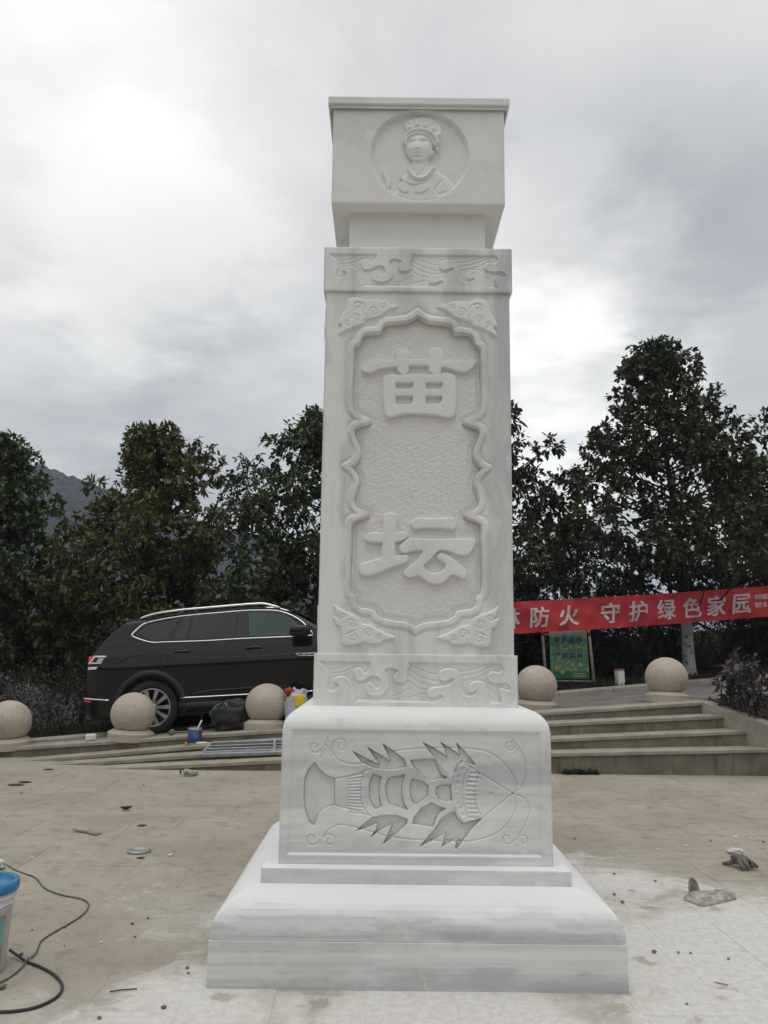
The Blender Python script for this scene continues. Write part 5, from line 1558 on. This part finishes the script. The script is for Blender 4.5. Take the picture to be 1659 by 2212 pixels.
# steel grille lying on the steps
A_, B_ = onY(*z5(468, 895), 10.80), onY(*z5(592, 765), 11.14)
C_ = onY(*z5(1330, 868), 10.80) ; D_ = onY(*z5(1330, 736), 11.14)
C_, D_ = A_ + (C_ - A_) * 1.5, B_ + (D_ - B_) * 1.5
gr = thing('steel_grille', 'galvanised steel bar grille lying across the lower steps', 'grille', tuple(A_))
ga, gb_, gc, gd = [np.array(q_) - A_ for q_ in (A_, B_, C_, D_)]
def rail(name, p, q_, w):
    d = (q_ - p); L = np.linalg.norm(d); x_ = d / L
    n_ = np.cross(gc - ga, gb_ - ga); n_ /= np.linalg.norm(n_); y_ = np.cross(n_, x_)
    bm = bmesh.new(); bmesh.ops.create_cube(bm, size=1)
    for v_ in bm.verts: v_.co = Vector(p + x_ * (v_.co.x + .5) * L + y_ * v_.co.y * w + n_ * v_.co.z * w)
    bmesh.ops.bevel(bm, geom=list(bm.edges), offset=.003, segments=1, affect='EDGES')
    return bm_obj(name, bm, M['galv'], gr)
rail('side_rail', ga, gc, .045); rail('side_rail', gb_, gd, .038)
for t in (0, .62, 1.0): rail('cross_bar', ga + (gc - ga) * t, gb_ + (gd - gb_) * t, .034)
for k in (1, 2, 3): rail('bar', ga + (gb_ - ga) * k / 4 + (gc - ga) * .012, gc + (gd - gc) * k / 4 - (gc - ga) * .012, .020)

# ================================================================== THINGS ON THE PLAZA
def ground_pts(pts, zf, r_): return [(*onG(*zf(*p))[:2], r_) for p in pts]
cab = ground_pts([(40, 615), (90, 645), (150, 668), (205, 688), (232, 715), (255, 745), (300, 772), (380, 797), (460, 812), (505, 828), (526, 852), (515, 885), (480, 920), (420, 960), (340, 1005), (275, 1045), (240, 1075), (228, 1105), (210, 1145), (165, 1192), (110, 1245), (50, 1290), (-20, 1325), (-120, 1370)], z7, .0045)
P = spline(cab, 5)
for q_ in P:                                        # it crosses above the black hose
    d = math.hypot(q_[0] - onG(*z7(160, 1195))[0], q_[1] - onG(*z7(160, 1195))[1]); q_[2] += .012 * math.exp(-(d / .05) ** 2)
o = tube('power_cable', P, .0043, M['cable_grey'], None, 8)
tag(o, 'thin grey power cable snaking from the socket past the bucket', 'cable')
hs = ground_pts([(55, 1155), (100, 1172), (160, 1195), (230, 1222), (300, 1258), (350, 1300), (370, 1345), (355, 1385), (315, 1420), (250, 1453), (180, 1475), (100, 1488), (0, 1494), (-160, 1490)], z7, .0065)
hs[0] = (hs[0][0], hs[0][1], .03); hs[1] = (hs[1][0], hs[1][1], .018)
o = tube('black_hose', spline(hs, 5), .0064, M['cable_black'], None, 10)
tag(o, 'thick black cable curving across the front left corner', 'cable')
sk = onG(*z7(20, 640))
soc = thing('extension_socket', 'pale green extension socket at the end of the grey cable', 'socket', (sk[0] - .05, sk[1] + .02, .0), (0, 0, rad(-38)))
box('housing', (-.14, -.035, .002), (.05, .035, .052), M['socket'], soc, .009, 2)
box('face_plate', (-.13, -.026, .0525), (.035, .026, .056), M['white_plastic'], soc, .002, 1)
tube('cable_gland', [(.045, 0, .024), (.075, 0, .018)], [.012, .008], M['socket'], soc, 10)

M['pale_wood'] = simple('pale_worn_wood', (.42, .39, .32), (.28, .25, .20), 14, .8, .3, 60)
bk = thing('plastic_bucket', 'white plastic bucket with blue lid rim and teal label at the left edge', 'bucket', (-1.875, 4.13, 0))
bk.scale = (.97, .97, .93)
lathe('bucket_body', [(.128, 0), (.135, .006), (.150, .30), (.158, .302), (.159, .315), (.153, .32), (.154, .345), (.161, .348), (.162, .362), (.155, .366), (.156, .385)], M['white_plastic'], bk, 56)
lathe('lid_rim', [(.140, .378), (.160, .376), (.170, .382), (.173, .396), (.172, .420), (.166, .428), (.150, .428), (.146, .418), (.145, .400), (.001, .398)], M['blue_plastic'], bk, 56, cap=False)
def curved(name, a0, a1, z0, z1, off, mat, parent, n=14):
    V, Fc = [], []
    for i in range(n + 1):
        a = rad(a0 + (a1 - a0) * i / n)
        for z in (z0, z1):
            r_ = .135 + (.150 - .135) * z / .30 + off
            V.append((r_ * math.cos(a), r_ * math.sin(a), z))
    for i in range(n): Fc.append((2 * i, 2 * i + 2, 2 * i + 3, 2 * i + 1))
    return make(name, V, Fc, mat, parent, True)
lab = curved('label_border', -150, -12, .038, .272, .0012, M['orange_print'], bk)
curved('label', -148, -14, .043, .267, .0022, M['teal_label'], lab)
for k, (a, z0, z1, w) in enumerate([(-40, .222, .238, 5), (-38, .185, .192, 3), (-37, .160, .164, 6), (-37, .150, .154, 6), (-37, .140, .144, 6), (-33, .122, .126, 12), (-33, .113, .117, 12), (-34, .075, .080, 7), (-34, .064, .069, 7), (-34, .053, .058, 7)]):
    curved('label_print', a - w / 2, a + w / 2, z0, z1, .0032, M['ink'], lab, 3)
P = [(.160 * math.cos(a), .160 * math.sin(a), .318 - .022 * math.sin((a + 2.9) / 2.8 * math.pi) ** 2) for a in np.linspace(-2.9, -.1, 24)]
tube('wire_handle', P, .003, M['tin'], bk, 6)


def skin_obj(name, verts, edges, radii, mat, parent, flat=1.0, sub=2):
    me = bpy.data.meshes.new(name); me.from_pydata([tuple(map(float, v_)) for v_ in verts], edges, []); me.update()
    o = bpy.data.objects.new(name, me); COL.objects.link(o)
    sm = o.modifiers.new('skin', 'SKIN')
    for i, r_ in enumerate(radii):
        me.skin_vertices[0].data[i].radius = (r_, r_) if not isinstance(r_, tuple) else r_
    me.skin_vertices[0].data[0].use_root = True
    ss_ = o.modifiers.new('sub', 'SUBSURF'); ss_.levels = sub; ss_.render_levels = sub
    dg = bpy.context.evaluated_depsgraph_get(); dg.update()
    m2 = bpy.data.meshes.new_from_object(o.evaluated_get(dg)); bpy.data.objects.remove(o)
    m2.materials.clear(); m2.materials.append(mat)
    m2.polygons.foreach_set('use_smooth', [True] * len(m2.polygons))
    ob = bpy.data.objects.new(name, m2); COL.objects.link(ob); ob.parent = parent
    return ob


def glove(label, loc, rz, seed, mat, scale=1.0, cuff_mat=None, thumb_up=False, curl=.02, fingers_down=False, group='work gloves dropped on the plaza'):
    r = random.Random(seed)
    t = thing('work_glove', label, 'glove', (loc[0], loc[1], .0), (0, 0, rz), group)
    t.scale = (scale,) * 3
    # palm sheet: cuff at -x, knuckles at +x
    V, Fc = [], []
    nx, ny = 12, 9
    for i in range(nx):
        u = i / (nx - 1)
        for j in range(ny):
            w = j / (ny - 1) * 2 - 1
            hw = .052 + .004 * math.sin(u * 3) - .006 * (1 - u)
            z = .010 + (.018 + .012 * math.sin(u * 2.8)) * math.sqrt(max(1 - w * w, 0)) + .006 * mnoise.noise((u * 4 + seed, w * 3, 0))
            V.append((-.13 + .13 * u, w * hw, z))
        for j in range(ny - 2, 0, -1):
            w = j / (ny - 1) * 2 - 1
            hw = .052 + .004 * math.sin(u * 3) - .006 * (1 - u)
            V.append((-.13 + .13 * u, w * hw, .003))
    m_ = ny + ny - 2
    for i in range(nx - 1):
        for j in range(m_): Fc.append((i * m_ + j, i * m_ + (j + 1) % m_, (i + 1) * m_ + (j + 1) % m_, (i + 1) * m_ + j))
    Fc += [tuple(range(m_))[::-1], tuple((nx - 1) * m_ + j for j in range(m_))]
    make('palm', V, Fc, mat, t, True)
    lens = [.062, .078, .074, .058]
    for k in range(4):
        y0 = -.038 + k * .0255
        d = r.uniform(-.12, .12); L = lens[k]
        cz_ = curl * r.uniform(.6, 1.3)
        pts = [(-.025, y0, .02), (.0, y0, .022), (L * .5, y0 + d * L * .5, .020 + cz_), (L, y0 + d * L, .014 + (0 if fingers_down else cz_ * .6))]
        skin_obj('finger', pts, [(0, 1), (1, 2), (2, 3)], [.0125, .0125, .0118, .0098], mat, t)
    tp_ = [(-.075, .035, .018), (-.055, .055, .024), (-.035, .078, .03), (-.015, .092, .022)]
    if thumb_up: tp_ = [(-.075, .03, .02), (-.078, .04, .04), (-.085, .046, .075), (-.092, .05, .10)]
    skin_obj('thumb', tp_, [(0, 1), (1, 2), (2, 3)], [.013, .0135, .0125, .010], mat, t)
    if cuff_mat:
        V, Fc = [], []
        for i in range(5):
            u = i / 4
            for j in range(20):
                a = 2 * math.pi * j / 20
                rr_ = 1 + .10 * math.sin(a * 5 + u)
                V.append((-.125 - .05 * u, .047 * math.cos(a) * rr_, .022 + .019 * math.sin(a) * rr_ + .004 * u))
        for i in range(4):
            for j in range(20): Fc.append((i * 20 + j, i * 20 + (j + 1) % 20, (i + 1) * 20 + (j + 1) % 20, (i + 1) * 20 + j))
        make('cuff', V, Fc, cuff_mat, t, True)
    return t


def zg(x, y): return src(2650 + .2254 * x, 3300 + .2254 * y)
gp = lambda L: np.array([onG(*zg(*p))[:2] for p in L])
outl = gp(spline([(180, 1070), (330, 1140), (490, 1200), (600, 1195), (800, 1150), (960, 1110), (1100, 1078), (1108, 1055), (1060, 1045), (1000, 1050), (1075, 1010), (1075, 985), (1030, 980), (940, 1005), (955, 960), (950, 935), (900, 925), (840, 960), (800, 935), (730, 945), (640, 975), (560, 985), (470, 980), (300, 992)], 3, True))
gc_ = outl.mean(0)
t = thing('work_glove', 'grey dusty work glove with its cuff flap standing up in the white dust', 'glove', (gc_[0], gc_[1], 0), group='work gloves dropped on the plaza')
lo_, hi_ = outl.min(0) - .01, outl.max(0) + .01
GU, GV = grid(lo_[0], hi_[0], lo_[1], hi_[1], .004)
sd = poly_sd(GU, GV, outl, .05)
GZ = .002 + .030 * np.sqrt(np.clip(-sd / .035, 0, 1)) + .004 * lump(GU, GV, .06, 61) * np.clip(-sd / .02, 0, 1) + .0015 * lump(GU, GV, .02, 62)
for L in ([(1060, 1030), (900, 1060), (780, 1075)], [(960, 985), (860, 1010), (760, 1040)], [(850, 955), (790, 985), (740, 1010)]):
    GZ -= .012 * np.exp(-(line_d(GU, GV, gp(L), .05) / .009) ** 2)
GZ = np.where(sd < 0, np.maximum(GZ, .003), .0)
ny_, nx_g = GU.shape
idx = np.arange(nx_g * ny_).reshape(ny_, nx_g)
Q = np.stack([idx[:-1, :-1], idx[:-1, 1:], idx[1:, 1:], idx[1:, :-1]], -1).reshape(-1, 4)
Q = Q[(sd.reshape(-1)[Q] < .003).all(1)]
used, inv = np.unique(Q, return_inverse=True)
co = np.stack([GU - gc_[0], GV - gc_[1], GZ + .001], -1).reshape(-1, 3)[used]
arrays('palm', co, inv.reshape(-1, 4), M['glove'], t, True)
fa, fb_ = gp([(300, 992)])[0] - gc_, gp([(478, 985)])[0] - gc_
V, Fc = [], []
for i in range(9):
    u = i / 8
    for j in range(7):
        w = j / 6
        wd = (1 - u ** 3.0 * .62)
        p = fa * (1 - w) + fb_ * w; c = fa * .62 + fb_ * .38
        p = c + (p - c) * wd
        V.append((p[0] - .008 * u, p[1] + .03 * math.sin(w * math.pi) * (1 - .4 * u) + .01 * u, -.004 + .098 * u + .004 * math.sin(w * 5)))
for i in range(8):
    for j in range(6): Fc.append((i * 7 + j, i * 7 + j + 1, i * 7 + 8 + j, i * 7 + 7 + j))
o = make('cuff_flap', V, Fc, M['glove'], t, True); md = o.modifiers.new('solid', 'SOLIDIFY'); md.thickness = .006
def glove_nodes(label, nodes, edges, mat, ctr):
    t = thing('work_glove', label, 'glove', (ctr[0], ctr[1], 0), group='work gloves dropped on the plaza')
    V = [np.array(onG(*n[0], n[1])) - [ctr[0], ctr[1], 0] for n in nodes]
    return t, skin_obj('palm_and_fingers', V, edges, [n[2] for n in nodes], mat, t)
N2 = [(zg(1130, 345), .062, .036), (zg(1010, 355), .050, .034), (zg(1240, 385), .060, .034),
      (zg(1170, 440), .045, .017), (zg(1210, 500), .030, .0165), (zg(1245, 550), .014, .013),
      (zg(1260, 430), .048, .018), (zg(1300, 490), .034, .017), (zg(1335, 545), .014, .013),
      (zg(1320, 420), .050, .018), (zg(1370, 470), .036, .017), (zg(1408, 535), .014, .013),
      (zg(1370, 430), .042, .017), (zg(1430, 470), .030, .016), (zg(1495, 522), .014, .013),
      (zg(1020, 430), .026, .018), (zg(930, 438), .016, .014), (zg(855, 436), .012, .010)]
E2 = [(0, 1), (0, 2), (0, 3), (3, 4), (4, 5), (2, 6), (6, 7), (7, 8), (2, 9), (9, 10), (10, 11), (2, 12), (12, 13), (13, 14), (0, 15), (15, 16), (16, 17)]
c2 = onG(*zg(1180, 470))
t, _ = glove_nodes('curled grey work glove with white knit cuff lying farthest right', N2, E2, M['glove_grey'], c2)
o = lumpy('cuff', .060, .035, .026, M['glove_cuff'], t, 41, .25, 2.4, .8, flat=False); cc_ = onG(*zg(1110, 318), .06) - [c2[0], c2[1], 0]; o.location = (cc_[0], cc_[1] + .02, .058)
def z7g(x, y): return z7(x, y)
N3 = [(z7(1125, 64), .045, .036), (z7(1108, 60), .050, .042), (z7(1094, 58), .050, .045), (z7(1145, 66), .036, .032), (z7(1162, 64), .034, .034), (z7(1172, 60), .034, .026)]
c3 = onG(*z7(1130, 72))
t, _ = glove_nodes('rolled beige work glove near the foot of the left steps', N3, [(0, 1), (1, 2), (0, 3), (3, 4), (4, 5)], M['glove'], c3)
e3 = onG(*z7(1091, 57), .05) - [c3[0], c3[1], 0]
o = lathe('cuff_opening', [(.040, 0), (.036, .006), (.001, -.012)], M['glove_dark'], t, 20, cap=False); o.location = tuple(e3 + np.array([-.034, -.004, 0])); o.rotation_euler = (0, rad(-90), rad(25))

pk = onG(*z7(520, 425))
kn = thing('putty_knife', 'putty knife with pale handle lying on the left slabs', 'putty knife', (pk[0], pk[1], .004), (0, 0, rad(-25)))
tube('handle', [(-.15, 0, .016), (-.10, 0, .018), (-.04, 0, .016), (.0, 0, .010)], [.012, .017, .014, .009], M['pale_wood'], kn, 10)
make('blade', [(-.01, -.012, .006), (-.01, .012, .006), (.12, .045, .004), (.12, -.045, .004), (-.01, -.012, .010), (-.01, .012, .010), (.12, .045, .0065), (.12, -.045, .0065)], [(0, 1, 2, 3), (7, 6, 5, 4), (0, 4, 5, 1), (1, 5, 6, 2), (2, 6, 7, 3), (3, 7, 4, 0)], M['tin'], kn)
lp = onG(*z7(825, 535))
o = lathe('tin_lid', [(.001, .010), (.062, .010), (.066, .016), (.074, .018), (.084, .014), (.087, .004), (.084, .001), (.001, .001)], M['tin'], None, 40, (lp[0], lp[1], .002), cap=False)
tag(o, 'round shiny tin lid lying flat on the left slabs', 'lid')
stk = onG(*z7(725, 1365))
o = tube('dry_twig', spline([(-.05, -.015, .006), (-.01, .0, .007), (.02, .01, .006), (.06, .018, .007)], 3), .003, M['dead_leaf'], None, 5, (stk[0], stk[1], 0)); tag(o, 'thin dark twig in the white dust left of the plinth', 'twig')

# fallen leaves, chips and pebbles, each on its own
def flat_leaf(name, p, L, w, rz, seed, label, curl=.25):
    V, Fc = [], []
    for i in range(7):
        u = i / 6; hw = w * math.sin(math.pi * (u * .9 + .06)) ** .8
        z = .004 + curl * L * (u - .5) ** 2
        V += [(L * (u - .5), -hw, z + hw * curl), (L * (u - .5), 0, z), (L * (u - .5), hw, z + hw * curl)]
    for i in range(6):
        for j in range(2): Fc.append((i * 3 + j, i * 3 + j + 1, i * 3 + 4 + j, i * 3 + 3 + j))
    o = make(name, V, Fc, M['dead_leaf'], None, True, (p[0], p[1], .001)); o.rotation_euler = (0, 0, rz)
    o.modifiers.new('solid', 'SOLIDIFY').thickness = .002
    return tag(o, label, 'leaf', 'fallen leaves on the plaza')
for (x, y, L, lab, rz, cu) in [(750, 288, .11, 'curled dark fallen leaf standing up on the left slabs', .6, .9), (95, 139, .17, 'long dark fallen leaf at the far left, nearer one of the pair', .1, .1), (150, 123, .14, 'dark fallen leaf at the far left, farther one of the pair', .1, .1),
                               (288, 48, .13, 'small dark leaf far back on the left near the steps', .0, .1), (843, 381, .08, 'small dark leaf behind the tin lid', .1, .1), (835, 575, .06, 'tiny dark leaf in front of the tin lid', .4, .2)]:
    flat_leaf('fallen_leaf', onG(*z7(x, y)), L, L * .28, rz, 1, lab, cu)

def stone_bm(seed, sx, sy, sz):
    bm = bmesh.new(); bmesh.ops.create_icosphere(bm, subdivisions=1, radius=1)
    for v_ in bm.verts:
        k = 1 + .35 * mnoise.noise(v_.co * 1.6 + Vector((seed, seed * 2, 0)))
        v_.co = Vector((v_.co.x * sx * k, v_.co.y * sy * k, v_.co.z * sz * k + sz * .8))
    return bm
cm = []
for i in range(4):
    me = bpy.data.meshes.new('stone'); b_ = stone_bm(i * 2.3, 1, .75, .5); b_.to_mesh(me); b_.free(); me.materials.append(M['chip']); cm.append(me)
pm = []
for i in range(4):
    me = bpy.data.meshes.new('pebble'); b_ = stone_bm(i * 3.7 + 9, 1, .8, .6); b_.to_mesh(me); b_.free(); me.materials.append(M['pebble']); pm.append(me)
def bit(name, me, p, s_, rz, label, cat, group):
    o = bpy.data.objects.new(name, me); COL.objects.link(o); o.location = (p[0], p[1], .0); o.scale = (s_ * .62,) * 3; o.rotation_euler = (0, 0, rz)
    return tag(o, label, cat, group)
rr2 = random.Random(9)
for (x, y, s_) in [(870, 352, .022), (1060, 372, .026), (1240, 476, .018), (1562, 316, .022), (1145, 578, .020), (975, 598, .018), (1430, 627, .032), (1538, 633, .02), (1082, 687, .026), (1232, 678, .022), (888, 713, .022), (1538, 530, .014), (1515, 405, .014)]:
    bit('stone_chip', rr2.choice(cm), onG(*zr(x, y)), s_, rr2.uniform(0, 6), 'small white stone chip scattered on the slabs right of the pillar', 'chip', 'white chips right of the pillar')
for (x, y, s_) in [(190, 571, .020), (1012, 558, .032), (725, 748, .014), (600, 1074, .014), (345, 1068, .012), (42, 322, .022), (245, 842, .012)]:
    bit('stone_chip', rr2.choice(cm), onG(*z7(x, y)), s_, rr2.uniform(0, 6), 'small white stone chip scattered on the slabs left of the pillar', 'chip', 'white chips left of the pillar')
for (x, y, s_) in [(125, 1148, .022), (12, 1350, .035), (880, 932, .016), (785, 964, .018), (803, 1041, .013), (382, 1093, .010), (190, 1000, .011), (1112, 1226, .016), (1118, 1256, .012), (972, 1465, .022), (590, 1526, .018), (390, 985, .012), (128, 189, .026), (853, 140, .022)]:
    bit('pebble', rr2.choice(pm), onG(*z7(x, y)), s_, rr2.uniform(0, 6), 'dark pebble on the dusty slabs left of the pillar', 'pebble', 'pebbles left of the pillar')
for (x, y, s_) in [(572, 885, .018), (572, 1032, .022), (630, 1088, .026), (855, 1440, .024), (1025, 1441, .014), (1113, 1445, .014), (1380, 1486, .014), (1085, 1805, .012), (292, 636, .022), (1253, 650, .022), (863, 936, .018), (1627, 658, .022)]:
    bit('pebble', rr2.choice(pm), onG(*zr(x, y)), s_, rr2.uniform(0, 6), 'dark pebble on the dusty slabs right of the pillar', 'pebble', 'pebbles right of the pillar')
for (x, y) in [(1330, 1660)]:
    p = onG(*zr(x, y)); o = tube('wood_splinter', [(-.035, 0, .003), (.03, -.006, .003)], .0018, M['pebble'], None, 5, (p[0], p[1], 0)); o.rotation_euler = (0, 0, rr2.uniform(-.6, .3))
    tag(o, 'thin dark splinter in the white dust at the front right', 'splinter')
p = onG(*zr(1528, 180))
o = bpy.data.objects.new('orange_scrap', cm[0].copy()); COL.objects.link(o); o.data.materials.clear(); o.data.materials.append(M['orange_bit']); o.location = (p[0], p[1], 0); o.scale = (.05, .03, .03)
tag(o, 'tiny orange-red scrap at the foot of the right steps', 'scrap')
# weeds at the foot of the steps
for (x, lab) in ((290, 'left one of two small weeds at the foot of the right steps'), (390, 'right one of two small weeds at the foot of the right steps')):
    p = onG(*zr(x, 180)); r = np.random.RandomState(x)
    tp = np.stack([r.uniform(-.13, .13, 40), r.uniform(-.03, .03, 40), r.uniform(.0, .02, 40)], 1)
    o = leaf_cloud('weed_tuft', tp, np.tile([0, 0, 1.0], (40, 1)), 4, .045, .018, M['leaf_dark'], None, x, droop=-.4, spread=.7, twig=.01, loc=(p[0], 10.52, 0))
    tag(o, lab, 'weed', 'weeds at the foot of the steps')

# ================================================================== HAZE
hz = bpy.data.materials.new('thin_haze'); hz.use_nodes = True
t = hz.node_tree; t.nodes.clear()
pv = t.nodes.new('ShaderNodeVolumePrincipled'); pv.inputs['Color'].default_value = (.66, .80, 1.0, 1); pv.inputs['Density'].default_value = .00055; pv.inputs['Anisotropy'].default_value = .2
oo = t.nodes.new('ShaderNodeOutputMaterial'); t.links.new(pv.outputs[0], oo.inputs['Volume'])
o = box('haze', (-3300, -260, -40), (3400, 3200, 140), hz)
tag(o, 'thin blue-grey air haze over the valley', 'haze', kind='stuff')
